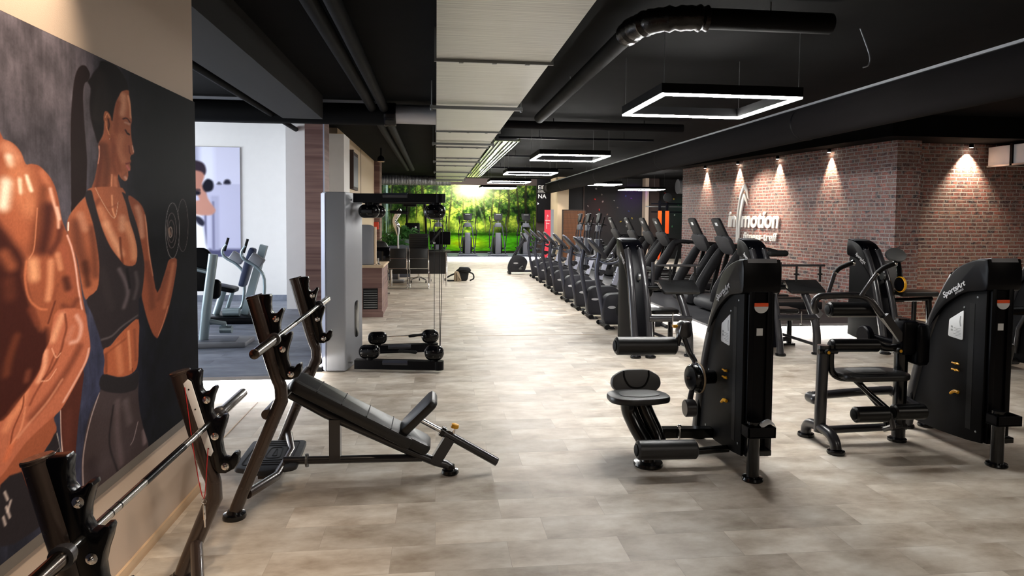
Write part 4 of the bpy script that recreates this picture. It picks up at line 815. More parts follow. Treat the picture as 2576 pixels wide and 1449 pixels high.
t.p('seat_post', MB().tube([(-.005, 4.5, .08), (.098, 4.5, .25)], .036, 4, ref=(0, 1, 0)), M['frame'])
st = t.p('spotter_step', MB().slab(rpoly([(-1.3, 4.42), (-1.31, 4.95), (-.93, 4.93), (-.9, 4.42), (-1.1, 4.33)], .04, 5), 'xy', .085, .12, .008), M['mat'])
mb = MB()
for k in range(5): o = rpoly([(-1.26+.04*k, 4.45+.04*k), (-1.26+.04*k, 4.9-.04*k), (-.97-.03*k, 4.9-.04*k), (-.95-.03*k, 4.45+.04*k)], .03, 3); mb.tube([(a, b, .1205) for a, b in o+o[:1]], .004, 5)
t.p('tread_ribs', mb, M['rubber'], st); t.p('step_bracket', MB().box(-1.14, -1.06, 4.4, 4.92, .045, .085), M['brown'])
barbell('barbell resting on the incline bench, before the silver column', -.875, 1.075, 3.33, 5.53)
# bench 1: nearest rack, mostly below the picture
t = Thing('barbell_rack', 'nearest barbell rack, two bent uprights with hook plates before the mural', 'barbell rack', (-.9, 2.7, 0))
for y in (2.13, 3.26): upright(t, 0, 0, y, -1, -1.2)
t.p('cross_tube', MB().tube([(-1.13, 2.13, .2), (-1.0, 2.5, .1), (-1.0, 2.9, .1), (-1.13, 3.26, .2)], .028, 12), M['brown']); t.p('base_beam', MB().tube([(-1.0, 2.7, .1), (-.5, 2.7, .1), (-.45, 2.7, .03)], .028, 12), M['brown'])
st = t.p('pull_pin_strip', MB(Matrix.Identity(4)).slab([(-1.165, .965), (-1.145, .985), (-1.13, .975), (-1.035, .64), (-1.045, .62), (-1.062, .625)], 'xz', 3.218, 3.226, .002), M['paper'], label='pale perforated strip on the far upright')
mb = MB()
for f in (.08, .36, .64, .92): mb.cyl((-1.148+.1*f, 3.217, .965-.335*f), (-1.148+.1*f, 3.219, .965-.335*f), .004, 8)
t.p('holes', mb, M['rubber'], st)
t = Thing('pin_on_cord', 'small steel pin hanging on a thin red cord from the nearest rack', 'pin', (-1.07, 3.19, .4))
t.p('cord', MB().tube([(-1.155, 3.212, .95), (-1.11, 3.205, .6), (-1.07, 3.19, .43), (-1.058, 3.205, .6), (-1.055, 3.212, .66)], .0022, 5, 4), M['red_line'])
t.p('ring', MB().tube([(-1.07+.012*math.cos(a*.6283), 3.19, .418+.012*math.sin(a*.6283)) for a in range(11)], .0015, 5), M['chrome'])
t.p('pin', MB().lathe([(.003, 0), (.006, .01), (.006, .07), (.004, .075), (.003, .11)], (-1.07, 3.19, .405), (.03, 0, -1), 8), M['chrome'])
barbell('nearest barbell, resting on the rack before the mural', -1.06, .768, 1.6, 3.8)

# ------------------------------------------------------------------ silver cable column
t = Thing('cable_machine', 'tall silver cable machine with black pulley arms reaching right', 'cable machine', (-1.07, 8, 0))
t.p('column', MB().slab(rpoly([(-1.275, 7.69), (-1.215, 7.56), (-.995, 7.545), (-.885, 8.2), (-.95, 8.5), (-1.275, 8.5)], .02, 4), 'xy', .02, 2.015, .012), M['silver'])
t.p('edge_trim', MB().slab([(-1.285, 7.7), (-1.222, 7.556), (-1.216, 7.558), (-1.27, 7.705)], 'xy', .02, 2.0, 0), M['silver_light'], label='pale bevelled left edge')
nx = Vector((.655, -.11, 0)).normalized(); c0 = Vector((-.925, 7.96, .58)); d0 = Vector((.11, .655, 0)).normalized(); up = Vector((0, 0, 1))
Mx = Matrix(((d0.x, up.x, nx.x, c0.x), (d0.y, up.y, nx.y, c0.y), (d0.z, up.z, nx.z, c0.z), (0, 0, 0, 1)))
t.p('window_slot', MB(Mx).slab(rect(-.08, .08, -.25, .18, .078, 7), 'xy', -.01, .004, .001), M['shell_gloss'], label='dark rounded slot showing the weights')
mb = MB()
for z in (.08, 1.93): mb.cyl((-.96, 7.72, z), (-.945, 7.718, z), .012, 12)
t.p('bolts', mb, M['chrome'])
def pulley(t, c, r, L_, par, ax=(1, 0, 0), neck=None):
    a = Vector(ax); c = Vector(c); h = t.p('pulley_housing', MB().capsule(c-a*L_/2, c+a*L_/2, r, 22, .62), M['shell_gloss'], par)
def arm(t, a, b, z, down):
    a = Vector(a+(z,)); b = Vector(b+(z,)); d = (b-a).normalized()
    A = t.p('arm', MB().tube([a, b], .05, 4, ref=(0, 0, 1)).cyl(b+Vector((0, 0, -.05)), b+Vector((0, 0, .05)), .06, 18), M['shell'])
    q = a.lerp(b, .5); mb = MB(); s = Vector((-d.y, d.x, 0)); s = s if s.y < 0 else -s
    P = [q-d*.14+s*.052, q+d*.14+s*.052, q+d*.1+s*.052+Vector((0, 0, .045)), q-d*.16+s*.052+Vector((0, 0, .045))]
    mb.tube([q-d*.15+s*.04+Vector((0, 0, .03)), q+d*.13+s*.04+Vector((0, 0, .03))], .03, 6); pl = t.p('cover_plate', mb, M['cover'], A)
    h = .14 if not down else -.15
    for p, L_, r in ((a.lerp(b, .17), .24, .078), (a.lerp(b, .95), .22, .085)):
        z1 = p.z+h; k = t.p('pulley', MB().capsule((p.x-d.x*L_/2, p.y-d.y*L_/2, z1), (p.x+d.x*L_/2, p.y+d.y*L_/2, z1), r, 22, .42), M['shell_gloss']); t.p('swivel_neck', MB().cyl((p.x, p.y, p.z), (p.x, p.y, z1), .045, 14), M['shell'], k)
        mb = MB()
        for i in range(-1, 2):
            for zz in (-.03, .035):
                mb.ball(((p.x+d.x*i*.07)+s.x*r*.93, (p.y+d.y*i*.07)+s.y*r*.93, z1+zz), .005, n=6, m=4)
        t.p('screws', mb, M['chrome'], k)
    return a, b
arm(t, (-.9, 7.62), (.03, 7.47), .085, False); arm(t, (-.86, 8.35), (-.03, 8.45), .1, False); arm(t, (-.92, 7.75), (.045, 7.55), 1.955, True); arm(t, (-.88, 8.25), (.0, 8.45), 1.955, True)
t.p('base_foot', MB().box(-1.45, -1.27, 7.62, 7.78, 0, .05).cyl((-1.4, 7.7, .02), (-1.28, 7.7, .12), .03, 10), M['shell'])
for p, q in (((.04, 7.5, 1.8), (.045, 7.5, .24)), ((.075, 7.5, 1.8), (.05, 7.5, .24)), ((-.02, 8.44, 1.8), (-.02, 8.44, .25)), ((-.62, 8.38, .25), (-.3, 8.4, .265)), ((-.64, 7.6, .225), (-.42, 7.58, .23)), ((-.55, 7.7, 1.8), (-.4, 7.66, 1.79))): t.p('cable', MB().cyl(p, q, .0035, 6), M['rubber'])
for p, q in (((-.42, 7.575, .232), (-.15, 7.53, .215)), ((-.34, 8.395, .25), (-.14, 8.41, .27)), ((-.52, 7.68, 1.8), (-.3, 7.64, 1.79)), ((.06, 7.46, 1.62), (-.03, 7.4, 1.5))): t.p('handle', MB().lathe([(.008, 0), (.017, .01), (.02, .06), (.016, .12), (.02, .2), (.008, .215)], p, Vector(q)-Vector(p), 12), M['rubber'])

# ------------------------------------------------------------------ weight stack towers
def tower(name, label, loc, rotz, post=True, cat='weight machine', world=False):
    """selector machine tower; local y from the upright back end (0) to the curved spine (.8), local x across, seat on -x"""
    t = Thing(name, label, cat, loc, rotz, 'weight stack machines', world=False)
    outer = [(-.035, 1.40), (-.02, 1.478), (.1, 1.462), (.234, 1.41), (.322, 1.336), (.41, 1.205), (.53, .966), (.622, .721), (.714, .408), (.772, .1)]
    inner = [(.715, .1), (.67, .42), (.6, .69), (.5, .93), (.40, 1.065), (.30, 1.145), (.17, 1.215), (.0, 1.245), (-.03, 1.27)]
    so = smooth([(a, b, 0) for a, b in outer[1:]], 4); si = smooth([(a, b, 0) for a, b in inner], 4)
    o = [(-.035, 1.30), (-.035, 1.40)]+[(p.x, p.y) for p in so]+[(p.x, p.y) for p in si]
    sh = t.p('curved_shroud', MB().slab(o, 'yz', -.137, .137, .014), M['shell'])
    t.p('top_edge', MB().slab([(-.03, 1.455), (-.02, 1.484), (.1, 1.47), (.1, 1.463)], 'yz', -.105, .105, .003), M['silver'], sh, label='light edge along the top')
    body = [(-.0, .13), (-.0, 1.26), (.17, 1.225), (.30, 1.155), (.40, 1.075), (.5, .94), (.6, .70), (.67, .43), (.72, .1), (.416, .095), (.135, .112)]
    for s in (-1, 1): t.p('side_panel', MB().slab([(a, b) for a, b in body], 'yz', s*.09, s*.11, .004), M['panel'])
    t.p('weight_stack', MB().box(-.07, .07, .02, .3, .2, 1.1), M['rubber'])
    g = MB()
    for k in range(18): g.box(-.075, .075, .015, .06, .2+k*.04, .232+k*.04)
    t.p('weight_plates', g, M['frame_dark'])
    t.p('back_channel', MB().box(-.085, -.045, -.025, .03, .13, 1.3, b=.006).box(.045, .085, -.025, .03, .13, 1.3, b=.006).box(-.045, .045, -.008, .02, .13, 1.3), M['shell'])
    s1 = t.p('warning_label', MB().slab([(.05*math.cos(a), .05*math.sin(a)*.9) for a in [math.pi+math.pi*k/12 for k in range(13)]], 'xz', -.027, -.0225, 0), M['paper'], label='half round grey and orange sticker')
    for v in s1.data.vertices: v.co.z += 1.16
    s2 = t.p('warning_label', MB().box(-.05, .05, -.028, -.0235, 1.16, 1.185, b=.004), M['orange']); t.p('data_label', MB().box(-.022, .022, -.012, -.0085, .96, 1.01), M['paper'], label='small white type label')
    # seat side details
    gx = -.1105; t.p('selector_slot', MB().box(gx-.001, gx+.001, .10, .15, .2, 1.14), M['rubber'])
    pl = t.p('instruction_placard', MB().slab(rpoly([(.2, 1.08), (.34, .99), (.345, .86), (.2, .85)], .015, 3), 'yz', gx-.004, gx+.001, .001), M['paper'], label='white five sided instruction placard')
    mb = MB()
    for k in range(6): mb.box(gx-.0046, gx-.0038, .22, .27+.02*(k % 2), .875+k*.011, .879+k*.011)
    mb.slab([(.23, .95), (.238, .985), (.232, 1.03), (.222, 1.03), (.226, .99), (.218, .955)], 'yz', gx-.0046, gx-.0038).box(gx-.0046, gx-.0038, .3, .32, .93, .945).box(gx-.0046, gx-.0038, .3, .32, .905, .92)
    t.p('placard_print', mb, M['print'], pl)
    for z in (.665, .615): t.p('selector_pin', MB().cyl((gx, .245, z), (gx-.02, .245, z), .009, 10).tube([(gx-.014, .215, z), (gx-.014, .285, z)], .006, 8), M['yellow'], label='yellow selector pin')
    t.p('release_lever', MB().tube([(gx-.01, .215, .45), (gx-.015, .25, .45), (gx-.018, .285, .425)], [.012, .013, .009], 8, 4), M['yellow'], label='curved yellow lever')
    bolts = MB()
    for a, b in ((.05, .2), (.32, .99), (.56, .6), (.6, .16), (.2, 1.1), (.08, 1.19)): bolts.lathe([(.009, 0), (.009, .003), (.004, .005)], (gx+.002, a, b), (-1, 0, 0), 8)
    t.p('screws', bolts, M['steel'])
    # lettering along the curved band of both sides
    for s in (-1, 1):
        a0 = Vector((.375, 1.15)); a1 = Vector((.17, 1.27)); d = (a1-a0).normalized(); n = Vector((-d.y, d.x)); n = n if n.y > 0 else -n
        if s > 0: a0 = Vector((.17, 1.27)); d = -d; n = n
        Mx = Matrix(((0, 0, s, s*.1385), (d.x, n.x, 0, a0.x), (d.y, n.y, 0, a0.y), (0, 0, 0, 1)))
        mb = MB(); text(mb, 'SportsArt', .06, .003, Mx, shear=.25, bold=.0012); t.p('brand_lettering', mb, M['letter'], sh, label='silver SportsArt lettering')
        M2 = Matrix(((0, 0, s, s*.1385), (d.x, n.x, 0, a0.x+d.x*.12-n.x*.024), (d.y, n.y, 0, a0.y+d.y*.12-n.y*.024), (0, 0, 0, 1)))
        mb = MB(); text(mb, 'FITNESS', .022, .003, M2, shear=.2, spacing=1.2); t.p('brand_lettering', mb, M['letter'], sh)
    # twin spine tubes with a slot between
    for x in (-.096, .096):
        k = t.p('spine_tube', MB().tube([(x*.9, .31, 1.33), (x*.9, .41, 1.17), (x*.95, .535, .92), (x, .63, .65), (x, .70, .4), (x, .755, .2), (x, .79, .02)], .047, 16, 4), M['frame'])
        t.p('foot', MB().lathe([(.04, 0), (.066, 0), (.07, .01), (.066, .025), (.05, .03)], (x, .8, 0), (0, 0, 1), 20), M['frame_dark'], k)
    t.p('spine_plate', MB().tube([(0, .34, 1.25), (0, .5, .92), (0, .6, .6), (0, .68, .2)], .035, 4, 4, flat=.6, ref=(1, 0, 0)), M['rubber'])
    for x in (-.075, .075): t.p('spine_head', MB().ball((x, .30, 1.335), .045, .05, .06, 14, 8), M['shell_gloss'])
    t.p('pulley_wheel', MB().cyl((-.015, .56, 1.0), (.015, .56, 1.0), .05, 16), M['steel'])
    if post:
        k = t.p('back_post', MB().cyl((-.07, -.1, .02), (-.07, -.1, .40), .042, 16), M['frame_dark']); t.p('foot', MB().lathe([(.03, 0), (.068, 0), (.072, .01), (.066, .024), (.045, .03)], (-.07, -.1, 0), (0, 0, 1), 20), M['frame_dark'], k)
        t.p('post_bracket', MB().box(-.06, .06, -.1, .04, .16, .2, b=.005), M['frame_dark'])
        t.p('bottle_tray', MB().box(-.14, -.13, -.17, -.06, .31, .375).box(.04, .05, -.17, -.06, .31, .375).box(-.14, .05, -.17, -.16, .31, .375).box(-.14, .05, -.07, -.06, .31, .375).box(-.14, .05, -.17, -.06, .305, .315), M['shell'])
    return t
def roller(t, a, b, r, m='foam', parent=None, nm='roller', caps=True):
    a = Vector(a); b = Vector(b); k = t.p(nm, MB().cyl(a, b, r, 24, b=.012), M[m], parent)
    if caps: t.p('end_cap', MB().lathe([(r*.62, 0), (r*.62, .008), (r*.4, .014), (r*.15, .018)], a, a-b, 16), M['rubber'], k)
    return k
# machine 1 (front left of the weight machines); local = world - loc
X1, Y1 = 2.185, 4.295
t = tower('abdominal_machine', 'nearest weight machine, its small seat left of a tall black tower, tissue on its tray', (X1, Y1, 0), 0)
def loc1(x, y, z): return (x-X1, y-Y1, z)
q = loc1
t.p('floor_foot', MB().lathe([(.06, 0), (.1, 0), (.105, .012), (.1, .028), (.05, .034), (.04, .07)], q(1.5, 4.52, 0), (0, 0, 1), 24), M['frame_dark'])
t.p('seat_column', MB().tube([q(1.53, 4.62, .05), q(1.52, 4.66, .12), q(1.47, 4.72, .22), q(1.43, 4.76, .32), q(1.42, 4.76, .39)], .06, 14, 4), M['frame_dark'])
t.p('seat_column', MB().tube([q(1.63, 4.66, .08), q(1.62, 4.7, .16), q(1.57, 4.74, .28), q(1.53, 4.78, .39)], .055, 14, 4), M['frame_dark'])
k = t.p('seat', MB(Matrix.Translation(Vector(q(1.49, 4.78, .395)))).slab(rpoly([(-.22, -.1), (-.1, -.17), (.12, -.15), (.235, -.1), (.235, .06), (.1, .14), (-.12, .15), (-.22, .08)], .07, 6), 'xy', 0, .05, .016), M['pad'])
t.p('seat_inlay', MB(Matrix.Translation(Vector(q(1.5, 4.78, .444)))).slab(rpoly([(-.15, -.07), (0, -.11), (.16, -.06), (.15, .06), (0, .1), (-.14, .06)], .05, 5), 'xy', 0, .006, .002), M['pad_grey'], k)
Bk = Matrix.Translation(Vector(q(1.545, 5.0, .48))) @ Matrix.Rotation(math.radians(-12), 4, 'X')
bo = rpoly([(-.1, .095), (.1, .095), (.19, .04), (.2, -.03), (.14, -.09), (-.14, -.09), (-.2, -.03), (-.19, .04)], .05, 6)
k = t.p('backrest', MB(Bk).slab(bo, 'xz', -.03, .03, .014), M['pad_grey'])
t.p('stitched_arc', MB(Bk).tube([(-.1, -.031, .085), (-.095, -.033, .03), (-.06, -.034, -.03), (0, -.034, -.048), (.06, -.034, -.03), (.095, -.033, .03), (.1, -.031, .085)], .007, 8, 5), M['rubber'], k)
for x in (1.5, 1.6): t.p('backrest_strut', MB().tube([q(x, 5.02, .46), q(x, 4.98, .3), q(x-.02, 4.8, .2)], .024, 10, 3), M['frame_dark'])
roller(t, q(1.325, 4.8, .802), q(1.79, 4.8, .797), .067, nm='chest_roller', m='pad'); roller(t, q(1.365, 4.36, .17), q(1.785, 4.36, .163), .066, nm='foot_roller', m='pad')
t.p('swivel_head', MB().slab([(loc1(a, 0, 0)[0], b) for a, b in rpoly([(1.81, .96), (1.83, .985), (1.89, .985), (1.905, .93), (1.89, .87), (1.86, .855), (1.81, .86), (1.795, .9)], .02, 4)], 'xz', 4.75-Y1, 4.85-Y1, .012).cyl(q(1.8, 4.8, .80), q(1.83, 4.8, .93), .022, 12), M['frame'])
t.p('head_knob', MB().lathe([(.008, 0), (.014, .01), (.012, .035), (.004, .04)], q(1.80, 4.8, .945), (-1, 0, 0), 10), M['yellow'], label='yellow knob')
t.p('lever_arm', MB().tube([q(1.85, 4.8, .865), q(1.89, 4.78, .75), q(1.92, 4.74, .68), q(1.92, 4.72, .58), q(1.88, 4.7, .47), q(1.84, 4.64, .4)], .02, 12, 4), M['frame'])
t.p('cam_disc', MB().lathe([(.02, 0), (.09, .006), (.1, .02), (.1, .05), (.115, .055), (.115, .075), (.05, .08), (.05, .2)], q(1.86, 4.7, .575), (1, .12, 0), 32), M['frame_dark']); t.p('cam_scale', MB().lathe([(.1155, 0), (.117, .002), (.117, .014), (.1155, .016)], q(1.917, 4.707, .575), (1, .12, 0), 32), M['sand'], label='pale graduated ring')
t.p('cam_pin', MB().cyl(q(1.835, 4.7, .575), q(1.86, 4.7, .575), .014, 10), M['brown']); t.p('counterweight', MB().cyl(q(1.79, 4.6, .38), q(1.865, 4.6, .38), .062, 26, b=.006), M['frame'])
t.p('cross_rail', MB().tube([q(1.6, 4.78, .15), q(2.08, 4.78, .14)], .036, 4, ref=(0, 0, 1)), M['frame_dark']); t.p('cross_rail', MB().tube([q(1.55, 4.5, .08), q(2.08, 4.5, .11)], .026, 12), M['frame_dark'])
t.p('locking_screw', MB().cyl(q(1.8, 4.72, .1), q(1.8, 4.72, .2), .008, 8).ball(q(1.8, 4.72, .205), .018, n=10, m=6).ball(q(1.8, 4.72, .1), .014, n=10, m=6), M['chrome'])
tissue = MB(); rs = random.Random(2); P = []
for i in range(6):
    for j in range(6): P.append((2.135+i*.022+rs.uniform(-.006, .006), 4.135+j*.012+rs.uniform(-.003, .003), .38+.03*math.exp(-((i-3)**2+(j-3)**2)/5)+rs.uniform(-.006, .012)-(.012 if i == 5 else 0)))
tissue.add(P, [(i*6+j, (i+1)*6+j, (i+1)*6+j+1, i*6+j+1) for i in range(5) for j in range(5)]); o = ob('tissue', tissue, M['paper']); sm = o.modifiers.new('thickness', 'SOLIDIFY'); sm.thickness = .002
tag(o, 'crumpled white tissue lying on the tray of the nearest weight machine', 'tissue')

# machine 2 (right of the picture)
X2, Y2 = 4.06, 4.38
t = tower('back_machine', 'weight machine at the right with two upright handles over a row of rollers', (X2, Y2, 0), 0)
def q(x, y, z): return (x-X2, y-Y2, z)
t.p('seat_post', MB().tube([q(2.975, 4.83, .1), q(2.985, 4.83, .78)], .044, 12), M['frame'])
t.p('arched_foot', MB().tube([q(2.98, 5.03, .03), q(2.98, 5.02, .08), q(2.975, 4.96, .125), q(2.975, 4.83, .14), q(2.98, 4.7, .125), q(2.982, 4.64, .08), q(2.982, 4.62, .03)], .04, 14, 4), M['frame'])
for y in (5.03, 4.62): t.p('foot', MB().lathe([(.04, 0), (.062, 0), (.066, .01), (.062, .026), (.04, .032)], q(2.981, y, 0), (0, 0, 1), 20), M['frame_dark'])
t.p('lower_beam', MB().tube([q(2.98, 4.82, .115), q(3.7, 4.84, .12)], .03, 12), M['frame']); t.p('rear_beam', MB().tube([q(3.05, 5.06, .32), q(3.5, 5.06, .345), q(3.72, 5.06, .35), q(3.85, 4.9, .25)], .034, 12), M['frame']); t.p('beam_end', MB().capsule(q(3.05, 4.98, .3), q(3.05, 5.14, .3), .045, 16), M['frame'])
t.p('side_column', MB().tube([q(3.66, 4.86, .03), q(3.66, 4.86, .98)], .05, 14), M['frame_dark']); t.p('foot', MB().lathe([(.04, 0), (.07, 0), (.07, .02), (.05, .03)], q(3.65, 4.86, 0), (0, 0, 1), 20), M['frame_dark'])
t.p('pivot_housing', MB().box(3.6-X2, 3.74-X2, 4.76-Y2, 4.9-Y2, .7, .97, b=.03).box(3.7-X2, 3.81-X2, 4.72-Y2, 4.88-Y2, .62, .95, b=.04), M['shell'])
k = t.p('seat', MB(Matrix.Translation(Vector(q(3.37, 4.82, .525)))).slab(rpoly([(-.27, -.12), (-.2, -.17), (.2, -.17), (.28, -.1), (.28, .1), (.2, .16), (-.2, .16), (-.27, .12)], .07, 6), 'xy', 0, .045, .014), M['pad']); t.p('seat_inlay', MB(Matrix.Translation(Vector(q(3.35, 4.83, .569)))).slab(rpoly([(-.14, -.1), (.12, -.1), (.16, .1), (-.14, .1)], .06, 5), 'xy', 0, .006, .002), M['pad_grey'], k)
t.p('seat_bracket', MB().tube([q(3.05, 4.83, .78), q(3.05, 4.83, .63), q(3.07, 4.83, .56), q(3.14, 4.83, .52), q(3.3, 4.83, .51)], .026, 12, 4), M['frame_dark'])
t.p('seat_strut', MB().tube([q(3.22, 4.78, .52), q(3.3, 4.7, .42), q(3.41, 4.6, .3)], .022, 10), M['frame_dark']); t.p('seat_strut', MB().tube([q(3.26, 4.84, .52), q(3.42, 4.74, .3), q(3.5, 4.76, .14)], .022, 10), M['frame_dark'])
roller(t, q(3.075, 4.88, .765), q(3.475, 4.88, .76), .052, nm='thigh_roller'); roller(t, q(3.07, 4.92, 1.043), q(3.47, 4.92, 1.04), .06, nm='chest_roller'); roller(t, q(3.075, 4.56, .31), q(3.34, 4.56, .31), .058, nm='foot_roller'); roller(t, q(3.385, 4.56, .322), q(3.64, 4.56, .322), .058, nm='foot_roller')
t.p('roller_axle', MB().cyl(q(3.34, 4.56, .31), q(3.39, 4.56, .31), .02, 10).tube([q(3.365, 4.56, .31), q(3.42, 4.6, .2), q(3.46, 4.75, .13)], .02, 8), M['frame'])
t.p('lever_frame', MB().tube([q(2.945, 4.88, 1.03), q(2.915, 4.86, 1.09), q(2.95, 4.86, 1.15), q(3.05, 4.86, 1.16), q(3.28, 4.85, 1.16), q(3.37, 4.84, 1.12), q(3.45, 4.83, 1.02), q(3.605, 4.82, .84)], .026, 12, 4), M['frame']); t.p('lever_plate', MB().tube([q(3.46, 4.79, 1.01), q(3.61, 4.79, .82)], .03, 4, flat=.5), M['frame'])
t.p('left_bracket', MB().slab([(a-X2, b) for a, b in [(2.915, 1.11), (2.935, 1.115), (2.95, 1.07), (3.0, 1.02), (2.97, .985), (2.92, 1.04)]], 'xz', 4.86-Y2, 4.89-Y2, .004), M['silver'])
for pts in ([(3.085, 4.95, 1.16), (3.12, 4.95, 1.27), (3.14, 4.95, 1.33), (3.18, 4.95, 1.37), (3.29, 4.95, 1.412)], [(3.25, 4.78, 1.165), (3.3, 4.77, 1.25), (3.36, 4.76, 1.34), (3.41, 4.75, 1.385), (3.5, 4.75, 1.42)]):
    P = [q(*p) for p in pts]; k = t.p('handle', MB().tube(P, .0155, 12, 4), M['frame']); t.p('grip', MB().tube(P[2:], .019, 12, 4), M['rubber'], k); t.p('grip_end', MB().lathe([(.02, -.012), (.024, 0), (.024, .006), (.014, .01)], P[-1], Vector(P[-1])-Vector(P[-2]), 14), M['chrome'], k); t.p('grip_ring', MB().lathe([(.02, -.004), (.021, .004)], P[2], Vector(P[2])-Vector(P[1]), 14), M['chrome'], k)
for c in ((2.985, 4.785, .735), (3.59, 4.8, .735)): t.p('adjusting_knob', MB().cyl(q(*c), q(c[0], c[1]-.03, c[2]), .022, 14, b=.004), M['rubber']); t.p('knob_cap', MB().cyl(q(c[0], c[1]-.03, c[2]), q(c[0], c[1]-.034, c[2]), .012, 12), M['yellow'], label='yellow knob cap')
t.p('knob_shaft', MB().cyl(q(2.93, 4.8, .735), q(3.08, 4.8, .735), .02, 10), M['frame_dark']); t.p('shoulder_link', MB().tube([q(3.47, 4.88, .77), q(3.52, 4.86, .745), q(3.6, 4.84, .75)], .03, 12, 3), M['frame_dark'])
t.p('counterweight', MB().cyl(q(3.66, 5.35, .75), q(3.72, 5.35, .75), .09, 24, b=.01).cyl(q(3.72, 5.35, .75), q(3.9, 5.1, .7), .03, 12), M['shell'])

# machines 3, 4: arm curl machines turned round; spine toward the viewer
def curl_bits(t, X, Y, arm=False):
    def q(x, y, z): return (X-x, Y-y, z)      # world offset from the tower into its half-turned frame
    d = X-2.587
    def g(x, y, z): return q(x+d, y, z)
    Pm = Matrix.Translation(Vector(g(3.13, 8.36, .85))) @ Matrix.Rotation(math.radians(-28), 4, 'X')
    t.p('arm_pad', MB(Pm).slab(rpoly([(-.26, -.15), (.29, -.15), (.22, .13), (-.26, .13)], .025, 4), 'xy', -.02, .025, .012), M['pad'])
    t.p('pad_column', MB().tube([g(3.21, 8.12, .03), g(3.2, 8.14, .35), g(3.17, 8.24, .6), g(3.13, 8.34, .8)], .05, 14, 4), M['frame']); t.p('foot', MB().lathe([(.04, 0), (.07, 0), (.072, .012), (.066, .026), (.045, .03)], g(3.21, 8.12, 0), (0, 0, 1), 20), M['frame_dark'])
    t.p('cross_rail', MB().tube([g(2.68, 8.16, .48), g(3.24, 8.16, .475)], .04, 12), M['frame']); t.p('locking_screw', MB().cyl(g(2.98, 8.12, .4), g(2.98, 8.12, .56), .008, 8).ball(g(2.98, 8.12, .39), .016, n=8, m=5), M['chrome'])
    t.p('seat_post', MB().tube([g(2.92, 8.75, .02), g(2.92, 8.75, .4)], .04, 12), M['frame_dark']); t.p('seat_post', MB().tube([g(3.2, 8.8, .02), g(3.2, 8.8, .4)], .035, 12), M['frame_dark']); t.p('stay', MB().tube([g(2.92, 8.75, .2), g(3.2, 8.16, .12)], .02, 8), M['frame']); t.p('stay', MB().tube([g(2.92, 8.75, .08), g(3.2, 8.8, .08)], .03, 8), M['frame_dark'])
    t.p('seat', MB(Matrix.Translation(Vector(g(3.1, 8.85, .45)))).slab(rpoly([(-.2, -.17), (.2, -.17), (.2, .17), (-.2, .17)], .08, 6), 'xy', 0, .06, .018), M['pad'])
    t.p('foot', MB().box(*sorted((g(3.25, 0, 0)[0], g(2.86, 0, 0)[0])), *sorted((g(0, 8.72, 0)[1], g(0, 8.83, 0)[1])), 0, .03), M['frame_dark'])
    k = t.p('curl_lever', MB().tube([g(2.77, 8.3, .82), g(2.77, 8.3, 1.19)], .022, 10), M['frame']); t.p('lever_bar', MB().tube([g(2.77, 8.3, 1.145), g(3.39, 8.3, 1.145)], .017, 10), M['frame'], k); t.p('pivot', MB().cyl(g(2.7, 8.3, .86), g(2.84, 8.3, .86), .035, 14), M['frame_dark'], k)
    for x in (3.0, 3.33): t.p('handle', MB().cyl(g(x, 8.3, 1.14), g(x, 8.3, .93), .014, 10).cyl(g(x-.03, 8.3, 1.03), g(x+.03, 8.3, 1.03), .012, 8), M['rubber'])
    t.p('lever_bracket', MB().tube([g(2.78, 8.3, .93), g(2.83, 8.3, .93), g(2.9, 8.32, .84)], .012, 8), M['chrome']); t.p('cam_cover', MB().cyl(g(2.72, 8.4, .85), g(2.78, 8.4, .85), .12, 24, b=.01), M['shell'])
t = tower('arm_curl_machine', 'arm curl machine standing between the bikes and the nearest machine, twin tubes facing the viewer', (2.587, 8.87, 0), math.pi, False)
curl_bits(t, 2.587, 8.87)
t = tower('arm_curl_machine', 'arm curl machine behind the nearest tower, a black bar poking out at its top', (4.31, 8.87, 0), math.pi, False)
curl_bits(t, 4.31, 8.87)
t.p('top_bar', MB().capsule((-.04, .5, 1.3), (-.33, .5, 1.3), .042, 16), M['rubber'])
# machine 5: torso machine by the brick pillar
X5, Y5 = 5.95, 8.87
t = tower('torso_machine', 'weight machine before the brick wall with a yellow dial and round head pad', (X5, Y5, 0), math.pi, False)
def q(x, y, z): return (X5-x, Y5-y, z)
k = t.p('dial', MB().lathe([(.03, 0), (.095, .01), (.1, .05), (.06, .06)], q(6.1, 8.2, .9), (-1, 0, 0), 28), M['shell']); t.p('dial_scale', MB().lathe([(.1005, .015), (.104, .018), (.104, .045), (.1005, .048)], q(6.1, 8.2, .9), (-1, 0, 0), 28), M['yellow'], k, label='yellow graduated ring')
Rm = Matrix.Translation(Vector(q(6.27, 8.5, 1.27))) @ Matrix.Rotation(math.radians(-55), 4, 'X')
t.p('head_pad', MB(Rm).slab(ell(0, 0, .145, .11, 26), 'xy', -.03, .03, .015), M['pad_grey'])
t.p('back_pad', MB(Matrix.Translation(Vector(q(6.33, 8.75, .98))) @ Matrix.Rotation(math.radians(-78), 4, 'X')).slab(rpoly([(-.2, -.2), (.16, -.2), (.12, .22), (-.1, .22)], .09, 6), 'xy', -.03, .03, .015), M['pad_grey'])
t.p('pad_arm', MB().tube([q(6.2, 8.3, .95), q(6.25, 8.4, 1.1), q(6.3, 8.5, 1.2)], .035, 12, 3), M['frame_dark']); t.p('pad_arm', MB().tube([q(6.32, 8.6, .45), q(6.33, 8.7, .8), q(6.33, 8.78, 1.0)], .04, 12, 3), M['frame_dark'])
t.p('seat', MB(Matrix.Translation(Vector(q(6.5, 8.45, .72)))).slab(rpoly([(-.3, -.16), (.26, -.16), (.26, .16), (-.3, .16)], .07, 6), 'xy', 0, .07, .02), M['pad'])
